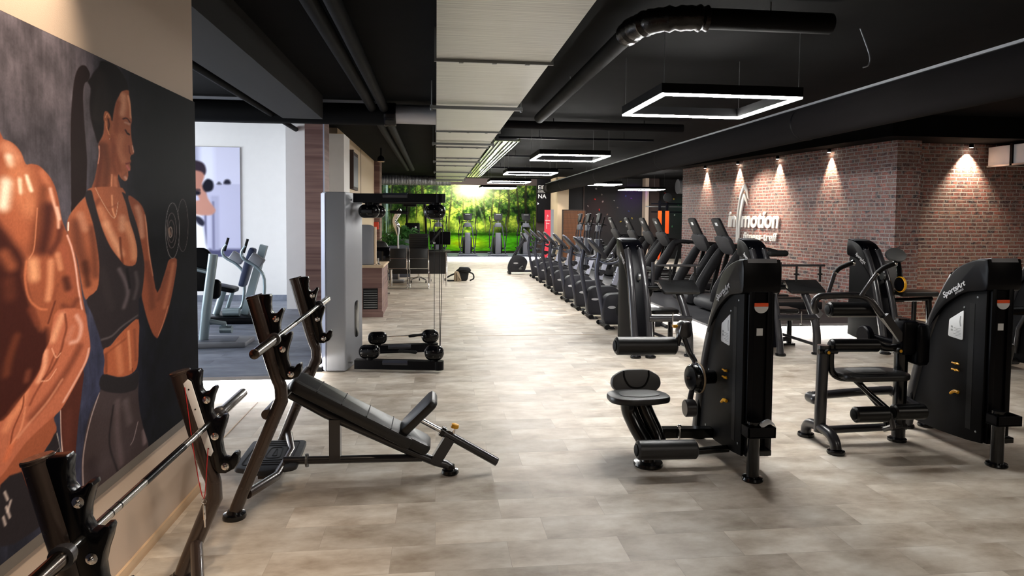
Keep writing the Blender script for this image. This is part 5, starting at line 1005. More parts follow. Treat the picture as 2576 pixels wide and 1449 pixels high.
t.p('frame_rail', MB().tube([q(6.0, 8.4, .66), q(6.75, 8.4, .68)], .03, 10).tube([q(6.7, 8.4, .68), q(6.75, 8.4, .03)], .04, 10), M['frame_dark']); t.p('chrome_rail', MB().cyl(q(6.15, 8.15, .68), q(6.4, 8.15, .68), .009, 8), M['chrome']); t.p('foot', MB().box(-.95, -.55, .1, .8, 0, .04), M['frame_dark'])
t.p('foot_beam', MB().tube([q(6.0, 8.1, .05), q(6.8, 8.1, .05)], .04, 10), M['frame_dark']); t.p('rail_post', MB().cyl(q(6.3, 8.15, .05), q(6.3, 8.15, .68), .03, 10), M['frame_dark'])
# machine 6 at the right border
X6, Y6 = 6.92, 6.62
t = tower('leg_machine', 'weight machine at the right border, mostly behind the machine with two upright handles', (X6, Y6, 0), 0)
def q(x, y, z): return (x-X6, y-Y6, z)
t.p('seat', MB(Matrix.Translation(Vector(q(6.35, 7.1, .45)))).slab(rpoly([(-.2, -.2), (.2, -.2), (.2, .2), (-.2, .2)], .08, 6), 'xy', 0, .07, .02), M['pad']); t.p('seat_post', MB().tube([q(6.35, 7.1, .03), q(6.35, 7.1, .46)], .045, 12), M['frame']); t.p('cross_rail', MB().tube([q(6.35, 7.1, .1), q(6.83, 7.1, .1)], .04, 12), M['frame'])
t.p('foot_roller', MB().cyl(q(6.45, 6.95, .72), q(6.8, 6.95, .72), .05, 16), M['foam']); t.p('lever', MB().tube([q(6.8, 6.95, .72), q(6.78, 7.05, .5), q(6.8, 7.1, .2)], .025, 10), M['frame'])
t = Thing('padded_bench', 'black padded backrest cut off by the right border, in front of the far machines', 'bench', (4.66, 5.1, 0))
Mx = Matrix.Translation(Vector((4.66, 5.1, .5))) @ Matrix.Rotation(math.radians(12), 4, 'X')
t.p('backrest', MB(Mx).slab(rect(-.14, .16, -.24, .24, .05, 5), 'xz', -.035, .035, .016), M['pad']); t.p('support_tube', MB().tube([(4.68, 5.16, .55), (4.68, 5.2, .3), (4.68, 5.2, .04)], .035, 12), M['frame']); t.p('base', MB().box(4.45, 4.9, 5.14, 5.26, 0, .05, b=.015), M['frame_dark'])
# ------------------------------------------------------------------ cardio machines
def make_bike():
    t = Thing('exercise_bike', 'x', 'exercise bike', (0, 0, 0), 0, 'upright bikes along the podium', world=False)
    t.p('front_stabiliser', MB().tube([(.05, -.25, .045), (.05, .25, .045)], .032, 12), M['bike_dark'])
    for y in (-.27, .27):
        t.p('transport_wheel', MB().lathe([(.012, -.018), (.036, -.014), (.036, .014), (.012, .018)], (.02, y, .04), (0, 1, 0), 16), M['rubber'])
    t.p('leveling_foot', MB().lathe([(.05, 0), (.055, .01), (.03, .03)], (.12, -.2, 0), (0, 0, 1), 14), M['bike_dark'])
    sh = t.p('shroud', MB().slab(rpoly([(.03, .05), (-.0, .2), (.02, .47), (.09, .54), (.48, .56), (.64, .42), (.62, .05)], .08, 5), 'xz', -.1, .1, .025), M['bike'])
    t.p('shroud_disc', MB().cyl((.37, -.115, .29), (.37, -.098, .29), .17, 26, b=.006), M['bike_dark'], sh); t.p('name_badge', MB().slab([(a+.14, b+.33) for a, b in ell(0, 0, .065, .022, 16)], 'xz', -.107, -.1, .002), M['letter'], sh, label='small pale oval badge')
    t.p('crank', MB().cyl((.37, -.15, .29), (.37, .15, .29), .02, 10).tube([(.37, -.14, .29), (.45, -.15, .15)], .014, 8).tube([(.37, .14, .29), (.29, .15, .43)], .014, 8), M['steel']); t.p('pedal', MB().box(.4, .5, -.26, -.16, .13, .16, b=.01), M['rubber']); t.p('pedal', MB().box(.24, .34, .16, .26, .41, .44, b=.01), M['rubber'])
    t.p('console_column', MB().tube([(.05, 0, .12), (.0, 0, .38), (-.05, 0, .62), (-.09, 0, .9), (-.05, 0, 1.2)], .038, 14, 5), M['bike_tube'])
    t.p('bottle_holder', MB().capsule((-.08, 0, .9), (.06, 0, .88), .035, 12).ball((-.02, 0, .87), .045, n=12, m=8), M['bike'])
    Mx = Matrix.Translation((-.075, 0, 1.26)) @ Matrix.Rotation(math.radians(48), 4, 'Y')
    c = t.p('console', MB(Mx).slab(rpoly([(-.2, -.1), (-.06, -.17), (.14, -.16), (.2, -.1), (.2, .1), (.14, .16), (-.06, .17), (-.2, .1)], .05, 5), 'xy', -.035, .012, .012), M['bike'])
    t.p('display', MB(Mx).slab(rpoly([(-.16, -.09), (.06, -.12), (.06, .12), (-.16, .09)], .02, 3), 'xy', .0125, .015, .001), M['screen'], c); t.p('console_rim', MB(Mx).tube([(-.14, -.12, -.012), (-.2, -.09, -.01), (-.212, 0, -.01), (-.2, .09, -.01), (-.14, .12, -.012)], .012, 8, 4), M['bike_tube'], c)
    for s in (-1, 1): t.p('handlebar', MB().tube([(-.04, s*.03, 1.06), (.05, s*.14, 1.03), (.18, s*.2, 1.06), (.24, s*.19, 1.12), (.2, s*.16, 1.18)], .017, 10, 4), M['bike_tube'])
    p = t.p('seat_post', MB().tube([(.46, 0, .45), (.6, 0, .88)], .038, 4, ref=(0, 1, 0)), M['silver_light'], label='pale seat post with a height scale'); mb = MB()
    for k in range(7): f = .12+k*.11; mb.box(.46+.14*f-.045, .46+.14*f-.041, -.015, .015, .45+.43*f-.012, .45+.43*f+.012)
    t.p('height_scale', mb, M['rubber'], p); t.p('post_sleeve', MB().tube([(.44, 0, .38), (.5, 0, .57)], .06, 10), M['bike_dark'])
    t.p('saddle', MB(Matrix.Translation((.66, 0, .9))).slab(rpoly([(-.17, -.03), (-.02, -.07), (.12, -.13), (.15, -.08), (.15, .08), (.12, .13), (-.02, .07), (-.17, .03)], .04, 5), 'xy', 0, .07, .025), M['pad'])
    t.p('rear_beam', MB().tube([(.3, 0, .05), (1.0, 0, .05)], .04, 4, ref=(0, 0, 1)), M['bike_dark']); t.p('rear_stabiliser', MB().tube([(1.0, -.25, .035), (1.0, .25, .035)], .03, 12), M['bike_dark'])
    return t.e
bk = make_bike()
bl = ['upright bike farthest down the row, right behind the recumbent bike', 'second farthest upright bike in the row along the podium', 'third farthest upright bike in the row along the podium', 'fourth farthest upright bike, middle of the row', 'fourth nearest upright bike, middle of the row', 'third nearest upright bike in the row along the podium', 'second nearest upright bike, badge showing on its side cover', 'nearest upright bike, touching the silhouette of the arm curl machine']
for i, (x, y) in enumerate(((2.75, 19.15), (2.75, 17.85), (2.72, 16.35), (2.68, 15.1), (2.66, 13.75), (2.64, 12.55), (2.63, 11.5), (2.64, 10.42))):
    if i == 0: bk.location = (x, y, 0); bk['label'] = bl[0]
    else: dup(bk, (x, y, 0), 0, bl[i])
# recumbent bike at the end of the row
t = Thing('recumbent_bike', 'low recumbent bike seen side on at the far end of the bike row', 'exercise bike', (2.22, 20.45, 0), 0, None, world=False)
sh = t.p('shroud', MB().slab(rpoly([(.0, .06), (-.03, .2), (.04, .42), (.14, .56), (.3, .6), (.52, .52), (.6, .38), (.55, .22), (.5, .06)], .07, 5), 'xz', -.1, .1, .03), M['bike']); t.p('name_badge', MB().slab([(a+.22, b+.34) for a, b in ell(0, 0, .075, .024, 16)], 'xz', -.107, -.1, .002), M['letter'], sh, label='small pale oval badge')
t.p('console_column', MB().tube([(.12, 0, .45), (.3, 0, .78), (.5, 0, 1.08)], .045, 12), M['bike']); t.p('console', MB(Matrix.Translation((.47, 0, 1.12)) @ Matrix.Rotation(math.radians(60), 4, 'Y')).slab(rect(-.18, .14, -.15, .15, .05, 5), 'xy', -.02, .03, .012), M['bike'])
t.p('front_stabiliser', MB().tube([(.03, -.24, .045), (.03, .24, .045)], .04, 12), M['bike_dark']); t.p('rail', MB().tube([(.3, 0, .09), (1.5, 0, .09)], .035, 4, ref=(0, 0, 1)), M['bike_tube']); t.p('rear_stabiliser', MB().tube([(1.45, -.25, .04), (1.45, .25, .04)], .035, 12), M['bike_dark'])
t.p('crank', MB().tube([(.42, -.14, .25), (.34, -.15, .2)], .016, 8).cyl((.42, -.15, .25), (.42, .15, .25), .02, 10).box(.3, .38, -.26, -.16, .16, .2).box(.48, .56, .16, .26, .3, .34).tube([(.42, .14, .25), (.5, .15, .31)], .016, 8), M['steel'])
t.p('seat', MB().slab(rect(1.0, 1.4, -.2, .2, .06, 4), 'xy', .42, .5, .02), M['pad']); t.p('backrest', MB(Matrix.Translation((1.42, 0, .75)) @ Matrix.Rotation(math.radians(12), 4, 'Y')).slab(rect(-.18, .18, -.22, .25, .06, 4), 'yz', -.035, .035, .015), M['pad']); t.p('seat_carriage', MB().tube([(1.2, 0, .1), (1.2, 0, .43)], .06, 4, ref=(1, 0, 0)), M['bike_dark']); t.p('side_handle', MB().tube([(1.05, -.24, .42), (.95, -.26, .6)], .018, 8).tube([(1.05, .24, .42), (.95, .26, .6)], .018, 8).tube([(1.05, -.24, .42), (1.05, .24, .42)], .018, 8), M['bike_tube'])

def make_treadmill():
    t = Thing('treadmill', 'x', 'treadmill', (0, 0, 0), 0, 'treadmills on the podium', world=False)
    t.p('motor_hood', MB().slab(rpoly([(.02, .03), (-.04, .12), (-.0, .22), (.1, .27), (.5, .25), (.55, .17), (.55, .03)], .05, 4), 'xz', -.4, .4, .02), M['tread_mid'])
    t.p('deck', MB().box(.5, 1.93, -.36, .36, .1, .16, b=.01), M['rubber']); t.p('running_belt', MB().box(.5, 1.9, -.25, .25, .16, .167), M['belt'])
    for s in (-1, 1):
        t.p('side_rail', MB().box(.5, 1.95, s*.33-.06, s*.33+.06, .06, .19, b=.015), M['tread_dark'])
        t.p('upright', MB().tube([(.06, s*.36, .2), (.1, s*.37, .42), (.34, s*.38, .82), (.48, s*.36, 1.04), (.62, s*.33, 1.1)], [.1, .1, .095, .075, .06], 14, 5, flat=.5, ref=(1, 0, 0)), M['tread_dark'])
        t.p('handrail', MB().tube([(.5, s*.36, 1.06), (.68, s*.36, 1.1), (.95, s*.36, 1.08), (1.12, s*.36, 1.04)], [.05, .045, .035, .035], 12, 4), M['tread_dark'])
        t.p('stay', MB().tube([(.42, s*.42, .2), (.62, s*.41, 1.04)], .035, 4, flat=.6, ref=(1, 0, 0)), M['rubber'])
    t.p('cross_bar', MB().tube([(.6, -.36, 1.06), (.5, -.2, 1.02), (.5, .2, 1.02), (.6, .36, 1.06)], .045, 12, 4), M['tread_dark'])
    Mx = Matrix.Translation((.38, 0, 1.17)) @ Matrix.Rotation(math.radians(62), 4, 'Y')
    t.p('control_panel', MB(Mx).slab(rpoly([(-.15, -.2), (-.1, -.3), (.12, -.28), (.2, -.16), (.2, .16), (.12, .28), (-.1, .3), (-.15, .2)], .06, 5), 'xy', -.05, .02, .018), M['tread_mid'])
    M2 = Matrix.Translation((.27, 0, 1.43)) @ Matrix.Rotation(math.radians(64), 4, 'Y')
    c = t.p('console', MB(M2).slab(rpoly([(-.19, -.17), (.2, -.2), (.2, .2), (-.19, .17)], .05, 5), 'xy', -.03, .012, .01), M['tread_dark']); t.p('display', MB(M2).slab(rect(-.15, .12, -.14, .14, .02, 3), 'xy', .0125, .015, .001), M['screen'], c); t.p('number_label', MB(M2).box(-.12, -.06, -.05, .05, -.034, -.0305), M['paper'], c, label='white number label on the back of the console')
    t.p('console_neck', MB(M2).box(.12, .3, -.06, .06, -.06, -.02, b=.015), M['tread_dark'])
    for x, y in ((.3, -.36), (.3, .36), (1.8, -.33), (1.8, .33)): t.p('leveling_foot', MB().cyl((x, y, 0), (x, y, .07), .03, 12), M['rubber'])
    return t.e
tm = make_treadmill()
tl = ['treadmill farthest back in the row, beside the stair like trainers', 'second farthest treadmill on the podium', 'treadmill third from the far end of the row', 'treadmill before the orange rig post, fourth from the far end', 'second nearest treadmill, its console against the brick wall', 'nearest treadmill, its console in front of the wall sign']
for i, (px_, y) in enumerate(((4.60, 18.1), (4.60, 16.5), (4.60, 15.22), (4.60, 14.25), (4.60, 12.14), (4.60, 11.05))):
    if i == 0: tm.location = (px_, y, .16); tm['label'] = tl[0]
    else: dup(tm, (px_, y, .16), 0, tl[i])

def make_elliptical():
    t = Thing('elliptical_trainer', 'x', 'elliptical trainer', (0, 0, 0), 0, 'elliptical trainers before the forest mural', world=False)
    t.p('front_base', MB().tube([(-.35, 0, .04), (.35, 0, .04)], .04, 12).cyl((-.36, 0, .0), (-.36, 0, .05), .05, 12).cyl((.36, 0, .0), (.36, 0, .05), .05, 12), M['ell_grey'])
    t.p('front_cover', MB().slab(rect(-.115, .115, .07, .95, .04, 4), 'xz', -.0, .22, .02), M['ell_grey'], label='tall pale grey front cover'); t.p('flywheel_cover', MB().cyl((-.19, .5, .42), (.19, .5, .42), .34, 28, b=.02), M['bike_dark'])
    for s in (-1, 1):
        t.p('frame_leg', MB().tube([(s*.31, .02, .05), (s*.17, .12, 1.22), (s*.1, .14, 1.3)], .024, 10), M['bike_tube'])
        t.p('swing_arm', MB().tube([(s*.33, .3, .35), (s*.35, .14, .8), (s*.36, .06, 1.0), (s*.31, .1, 1.25), (s*.345, .18, 1.5)], .018, 10, 3), M['bike']); t.p('grip', MB().tube([(s*.315, .12, 1.3), (s*.335, .16, 1.45), (s*.35, .2, 1.62)], .024, 10, 3), M['rubber'])
        t.p('foot_rail', MB().tube([(s*.33, .3, .35), (s*.22, .9, .22), (s*.2, 1.4, .2)], .024, 10), M['steel']); t.p('foot_plate', MB().box(s*.2-.09, s*.2+.09, 1.0, 1.42, .26, .31, b=.02), M['rubber'])
        t.p('joint', MB().cyl((s*.27, .2, .86), (s*.38, .12, .86), .03, 10), M['rubber'])
    t.p('head_cover', MB().slab(rpoly([(-.15, 1.18), (.15, 1.18), (.12, 1.36), (-.12, 1.36)], .03, 4), 'xz', .04, .2, .02), M['ell_grey']); t.p('side_handles', MB().tube([(-.24, .3, 1.38), (-.16, .14, 1.4), (.16, .14, 1.4), (.24, .3, 1.38)], .018, 10, 4), M['bike_dark'])
    t.p('console_neck', MB().cyl((0, .12, 1.34), (0, .12, 1.5), .022, 10), M['silver']); c = t.p('console', MB(Matrix.Translation((0, .12, 1.6)) @ Matrix.Rotation(math.radians(-12), 4, 'X')).slab(rpoly([(-.19, .14), (.19, .14), (.17, -.12), (.1, -.16), (-.1, -.16), (-.17, -.12)], .03, 4), 'xz', -.03, .03, .01), M['bike_dark'])
    t.p('console_stripe', MB().box(-.1, .1, .055, .06, 1.68, 1.7), M['print'], c)
    t.p('centre_beam', MB().tube([(0, .1, .06), (0, 1.7, .06)], .05, 4, ref=(0, 0, 1)), M['bike_dark']); t.p('rear_base', MB().tube([(-.3, 1.7, .04), (.3, 1.7, .04)], .035, 10), M['ell_grey'])
    return t.e
el = make_elliptical()
for i, (x, lb) in enumerate(((.09, 'elliptical trainer before the mural, half hidden behind the hanging cables and the desk'), (1.28, 'left one of the two elliptical trainers standing clear before the mural'), (2.53, 'right one of the two elliptical trainers standing clear before the mural'), (3.68, 'elliptical trainer at the right end, behind the recumbent bike'))):
    if i == 0: el.location = (x, 27.2, .16); el['label'] = lb
    else: dup(el, (x, 27.2, .16), 0, lb)
for y, lb in ((19.7, 'nearest of the three cross trainers beyond the treadmills'), (21.1, 'middle one of the three cross trainers beyond the treadmills'), (22.35, 'farthest of the three cross trainers, before the wooden slats')):
    dup(el, (4.75, y, .16), -math.pi/2, lb, 'cross trainers on the podium')

# ------------------------------------------------------------------ side room machines
_n = len(COL.objects)
t = Thing('chest_press', 'light metal chest press with slate backrest in the side room', 'weight machine', (-3.1, 10.4, .16)); Y = 10.4
t.p('base', MB().box(-3.55, -2.7, 10.05, 10.8, .16, .26, b=.03), M['shell']); t.p('back_post', MB().tube([(-3.03, Y, .26), (-2.74, Y, 1.3)], .05, 4, ref=(0, 1, 0)), M['bluegrey'])
Mx = Matrix.Translation((-2.98, Y, .97)) @ Matrix.Rotation(math.radians(16), 4, 'Y'); t.p('backrest', MB(Mx).slab(rpoly([(-.12, -.3), (.12, -.3), (.15, .05), (.09, .3), (-.09, .3), (-.15, .05)], .06, 5), 'yz', -.04, .04, .018), M['upholstery_blue'])
t.p('seat', MB(Matrix.Translation((-3.34, Y, .66)) @ Matrix.Rotation(math.radians(12), 4, 'Y')).slab(rpoly([(-.2, -.17), (.2, -.17), (.2, .17), (-.2, .17)], .08, 5), 'xy', -.03, .04, .02), M['shell']); t.p('seat_post', MB().tube([(-3.45, Y, .26), (-3.33, Y, .64)], .05, 12), M['bluegrey']); t.p('seat_slide', MB().tube([(-3.3, Y, .3), (-3.2, Y, .62)], .03, 10).cyl((-3.28, Y-.2, .32), (-3.05, Y-.2, .32), .06, 14), M['bluegrey'])
for dx, dy in ((0, .25), (.42, -.25)):
    a = t.p('press_arm', MB().tube([(-3.3+dx, Y+dy, .3), (-3.12+dx-.02, Y+dy, .35), (-3.1+dx, Y+dy, .8), (-3.2+dx, Y+dy, .98), (-3.38+dx, Y+dy, 1.1), (-3.42+dx, Y+dy, 1.2), (-3.36+dx, Y+dy, 1.3)], .022, 10, 4), M['bluegrey']); t.p('grip', MB().cyl((-3.39+dx, Y+dy, 1.2), (-3.33+dx, Y+dy, 1.4), .02, 10), M['rubber'], a)
    t.p('forearm_pad', MB(Matrix.Translation((-3.2+dx, Y+dy, 1.1)) @ Matrix.Rotation(math.radians(35), 4, 'Y')).box(-.1, .1, -.05, .05, -.07, .06, b=.015), M['silver'])
t.e.location.x += .17
t = Thing('leg_press', 'light metal machine cut off by the mural wall, its flat grey base plate in front', 'weight machine', (-2.8, 8.4, .16)); Y = 8.5
t.p('base_plate', MB().slab(rpoly([(-3.3, 8.2), (-2.42, 8.28), (-2.42, 8.75), (-3.3, 8.9)], .03, 3), 'xy', .16, .22, .01), M['silver']); t.p('tread', MB().slab([(-3.2, 8.32), (-2.55, 8.36), (-2.6, 8.68), (-3.2, 8.78)], 'xy', .22, .224), M['planter'])
t.p('post', MB().tube([(-2.97, Y, .2), (-2.93, Y, .6), (-2.84, Y, 1.27)], .055, 14), M['bluegrey']); t.p('back_pad', MB().slab(rpoly([(-3.3, .8), (-2.93, .8), (-2.9, 1.25), (-2.98, 1.34), (-3.3, 1.34)], .06, 5), 'xz', Y+.12, Y+.2, .02), M['shell']); t.p('side_pad', MB().capsule((-2.88, Y+.15, .7), (-2.86, Y+.15, .95), .07, 12), M['shell']); t.p('link', MB().tube([(-3.1, Y, 1.1), (-2.9, Y, 1.05)], .025, 8), M['bluegrey']); t.p('pivot_link', MB().tube([(-2.92, Y, .45), (-2.75, Y+.1, .4), (-2.72, Y+.1, .3)], .03, 8).cyl((-2.8, Y+.1, .33), (-2.66, Y+.1, .33), .05, 12), M['bluegrey'])

t.e.location.x += .14

# ------------------------------------------------------------------ reception corner
t = Thing('reception_counter', 'slate fronted reception counter behind the silver column', 'counter', (-1.45, 12.4, 0))
t.p('body', MB().box(-1.9, -.93, 11.72, 13.1, 0, .86), M['stone']); t.p('worktop', MB().box(-1.89, -.9, 11.69, 13.12, .86, .9), M['cream']); t.p('plinth', MB().box(-1.88, -.91, 11.7, 11.72, 0, .1), M['stone'])
v = t.p('vent_grille', MB().box(-1.25, -1.0, 11.705, 11.72, .14, .5), M['rubber'], label='black ventilation grille'); mb = MB()
for k in range(8): mb.box(-1.24, -1.01, 11.7, 11.705, .17+k*.04, .18+k*.04)
t.p('grille_slats', mb, M['steel'], v); t.p('door_line', MB().box(-.9295, -.927, 12.3, 12.32, .1, .84), M['cream'])
t = Thing('info_terminal', 'grey upright terminal standing on the reception counter', 'terminal', (-1.35, 11.8, .9)); t.p('housing', MB().slab(rpoly([(-1.5, .9), (-1.17, .9), (-1.17, 1.57), (-1.25, 1.6), (-1.5, 1.6)], .03, 4), 'xz', 11.78, 11.9, .012), M['silver']); t.p('side_frame', MB().box(-1.168, -1.14, 11.78, 11.94, .92, 1.56), M['cream']); t.p('foot', MB().lathe([(.04, 0), (.04, .01), (.015, .03), (.015, .12)], (-1.1, 11.84, .9), (0, 0, 1), 14), M['chrome'])
t.e.location.x += .1
t = Thing('laptop', 'black laptop screen on the reception counter', 'laptop', (-1.1, 12.7, .9)); t.p('screen', MB(Matrix.Translation((-1.13, 12.72, 1.04)) @ Matrix.Rotation(math.radians(-12), 4, 'X')).box(-.15, .13, -.01, .01, -.13, .13, b=.008), M['screen']); t.p('keyboard', MB().box(-1.28, -1.0, 12.74, 12.95, .9, .92), M['rubber'])
t.e.location.x += .14
t = Thing('office_chair', 'black chair back rising behind the counter laptop', 'chair', (-1.35, 15, 0)); t.p('backrest', MB().slab(rpoly([(-.2, .72), (.2, .72), (.2, 1.1), (.12, 1.2), (-.12, 1.2), (-.2, 1.1)], .06, 4), 'xz', -.04, .04, .02, Matrix.Translation((-1.35, 15, 0))), M['leather']); t.p('seat', MB().slab(rect(-1.58, -1.12, 14.6, 15.0, .06), 'xy', .42, .5, .02), M['leather']); t.p('gas_lift', MB().cyl((-1.35, 14.8, .06), (-1.35, 14.8, .43), .025, 12), M['chrome']); t.p('base', MB().tube([(-1.6, 14.8, .05), (-1.1, 14.8, .05)], .025, 8).tube([(-1.35, 14.55, .05), (-1.35, 15.05, .05)], .025, 8), M['chrome']); t.p('back_stem', MB().tube([(-1.35, 15.0, .46), (-1.35, 15.05, .8)], .02, 8), M['chrome'])
t.e.location.x += .1
tag(ob('alarm_box', MB().box(-1.92, -1.76, 20.9, 21.0, 1.34, 1.57, b=.012), M['alarm']), 'small red alarm box on the slate end panel', 'alarm box')
t = Thing('picture_frame', 'tall framed picture hanging on the cream reception wall', 'picture', (-1.89, 15.2, 2.3)); t.p('frame', MB().box(-1.899, -1.85, 15.0, 16.3, 2.35, 3.2).box(-1.85, -1.8, 15.0, 15.07, 2.35, 3.2), M['brown_wall']); t.p('image', MB().box(-1.85, -1.846, 15.13, 16.23, 2.42, 3.12), M['planter'])
t = Thing('desk', 'dark office desk with chrome legs carrying a monitor', 'desk', (-.5, 17, 0))
t.p('desk_top', MB().box(-1.2, .36, 16.7, 17.6, .86, .89), M['desk']); t.p('front_panel', MB().box(-1.1, .26, 16.98, 17.0, .3, .86), M['desk'])
for x, y in ((.26, 16.8), (.2, 17.5), (-.15, 17.5), (-1.1, 16.8)): t.p('leg', MB().cyl((x, y, 0), (x, y, .86), .022, 12), M['chrome'])
t = Thing('monitor', 'black computer monitor seen from behind on the desk', 'monitor', (.08, 17.1, .89)); t.p('screen', MB(Matrix.Translation((.1, 17.1, 1.2)) @ Matrix.Rotation(math.radians(-14), 4, 'Z')).box(-.27, .27, -.02, .02, -.16, .17, b=.01), M['shell']); t.p('stand', MB().box(.07, .13, 17.1, 17.14, .9, 1.15).box(-.02, .22, 17.05, 17.25, .89, .905), M['rubber']); t.p('sticker', MB().box(-.07, -.02, 17.098, 17.104, 1.06, 1.1), M['paper'])
t = Thing('keyboard', 'black keyboard lying on the desk beside the monitor', 'keyboard', (-.2, 16.9, .89)); t.p('tray', MB().box(-.4, .0, 16.85, 17.0, .89, .91, b=.005), M['rubber']); t.p('keys', MB().box(-.39, -.01, 16.86, 16.99, .91, .915), M['shell'])
def visitor_chair(x, y, lb):
    t = Thing('visitor_chair', lb, 'chair', (x, y, 0), 0, 'cantilever visitor chairs', world=False); w_ = .23
    t.p('backrest', MB().slab(rect(-w_+.02, w_-.02, .5, .98, .03, 3), 'xz', -.012, .012, .006), M['leather']); t.p('seat', MB().slab(rect(-w_+.02, w_-.02, .02, .46, .03, 3), 'xy', .47, .5, .008), M['leather'])
    for s in (-1, 1):
        t.p('side_frame', MB().tube([(s*w_, -.01, 1.0), (s*w_, -.0, .5), (s*w_, .46, .48), (s*w_, .48, .44), (s*w_, .42, .04), (s*w_, .38, .02), (s*w_, -.06, .02)], .013, 8, 3), M['chrome']); t.p('armrest', MB().tube([(s*w_, -.0, .72), (s*w_, .3, .72), (s*w_, .42, .64), (s*w_, .46, .5)], .012, 8, 3), M['chrome'])
    t.p('cross_bar', MB().tube([(-w_, -.06, .02), (w_, -.06, .02)], .013, 8).tube([(-w_, -.005, .74), (w_, -.005, .74)], .01, 8).tube([(-w_, .0, .5), (w_, .0, .5)], .012, 8), M['chrome'])
    return t
visitor_chair(-.925, 16.2, 'left cantilever visitor chair before the desk, cut by the counter'); visitor_chair(-.41, 16.2, 'right cantilever visitor chair with chrome frame before the desk')
t = Thing('swivel_chair', 'high backed ribbed office chair on a chrome star base behind the desk', 'chair', (-.45, 17.75, 0), 0, None, world=False)
b_ = t.p('backrest', MB().slab(rpoly([(-.24, .55), (.24, .55), (.26, 1.3), (-.26, 1.3)], .04, 4), 'xz', -.02, .02, .01), M['leather']); mb = MB()
for k in range(12): mb.tube([(-.235, -.02, .6+k*.058), (.235, -.02, .6+k*.058)], .008, 6)
t.p('back_ribs', mb, M['rubber'], b_); t.p('seat', MB().slab(rect(-.25, .25, .0, .5, .05), 'xy', .46, .51, .015), M['leather']); t.p('gas_lift', MB().cyl((0, .25, .1), (0, .25, .46), .028, 12), M['chrome']); mb = MB(); cs = []
for k in range(5): a = 2*math.pi*k/5+.3; mb.tube([(0, .25, .13), (.33*math.cos(a), .25+.33*math.sin(a), .08)], .018, 8); cs.append((.33*math.cos(a), .25+.33*math.sin(a)))
t.p('star_base', mb, M['chrome'])
for a, b in cs: t.p('castor', MB().cyl((a-.015, b, .032), (a+.015, b, .032), .032, 12), M['rubber'])
for s in (-1, 1): t.p('armrest', MB().tube([(s*.26, .0, .7), (s*.28, .3, .72), (s*.26, .4, .5)], .014, 8, 3), M['chrome'])
def plant(x, y, h, r, n, lb, w_):
    t = Thing('potted_plant', lb, 'potted plant', (x, y, 0)); t.p('planter', MB().box(x-w_, x+w_, y-w_, y+w_, 0, h, b=.015), M['planter']); rs = random.Random(int(x*100)); mb = MB()
    for i in range(n):
        a = rs.random()*6.283; e = rs.uniform(.2, 1.25); L_ = r*rs.uniform(.6, 1.15); sx = x+rs.uniform(-.06, .06); sy = y+rs.uniform(-.06, .06); d = Vector((math.cos(a)*math.cos(e), math.sin(a)*math.cos(e), math.sin(e))); p1 = Vector((sx, sy, h-.02)); p2 = p1+d*L_; p3 = p2+Vector((d.x, d.y, -.35))*L_*.55; s_ = Vector((-math.sin(a), math.cos(a), .2))*r*rs.uniform(.09, .16)
        m1 = p1.lerp(p2, .6); mb.add([p1, m1+s_*.6, p2+s_, p3, p2-s_, m1-s_*.6, p2+Vector((0, 0, -.012))], [(0, 1, 6, 5), (1, 2, 6), (2, 3, 6), (3, 4, 6), (4, 5, 6)])
    k = t.p('foliage', mb, M['leaf']); mb = MB()
    for i in range(5): mb.cyl((x+.03*i-.06, y, h-.05), (x+.05*i-.1, y+.02*i, h+r*.5), .006, 6)
    t.p('stems', mb, M['leaf']); t.p('soil', MB().box(x-w_+.01, x+w_-.01, y-w_+.01, y+w_-.01, h-.04, h+.003), M['rubber'])
plant(-1.18, 18.6, .95, .36, 90, 'leafy green plant in a low grey planter near the counter', .17); plant(-.92, 19.6, 1.1, .4, 90, 'leafy green plant in the taller grey planter, behind the white pole', .17)
t = Thing('body_scale', 'white pole body analyser with a shiny head beside the plants', 'body scale', (-.95, 17.9, 0)); t.p('pole', MB().tube([(-.98, 17.9, .05), (-1.0, 17.9, 1.3)], .022, 10), M['paper']); t.p('platform', MB().box(-1.2, -.84, 17.75, 18.1, 0, .06, b=.02), M['silver']); t.p('display_head', MB().tube([(-1.0, 17.88, 1.25), (-1.03, 17.86, 1.5), (-1.08, 17.84, 1.65), (-.98, 17.84, 1.85), (-.95, 17.84, 1.95)], [.03, .09, .06, .08, .03], 10, 4), M['chrome'])
t = Thing('measuring_stand', 'tall black stand machine beside the white pole', 'stand', (-.7, 20.8, 0)); t.p('post', MB().box(-.95, -.5, 20.8, 21.0, 0, 1.55, b=.03), M['shell']); t.p('upper_frame', MB().tube([(-.9, 20.9, 1.5), (-.9, 20.9, 2.2), (-.35, 20.9, 2.2), (-.3, 20.9, 1.2)], .03, 8), M['shell']); t.p('head_box', MB().box(-1.0, -.6, 20.75, 21.0, 2.05, 2.4, b=.03), M['shell']); t.p('logo_dot', MB().cyl((-.62, 20.79, 1.42), (-.62, 20.799, 1.42), .03, 12), M['paper'])
t = Thing('backpack', 'tan and black backpack dropped on the pale floor', 'backpack', (.75, 18.3, 0))
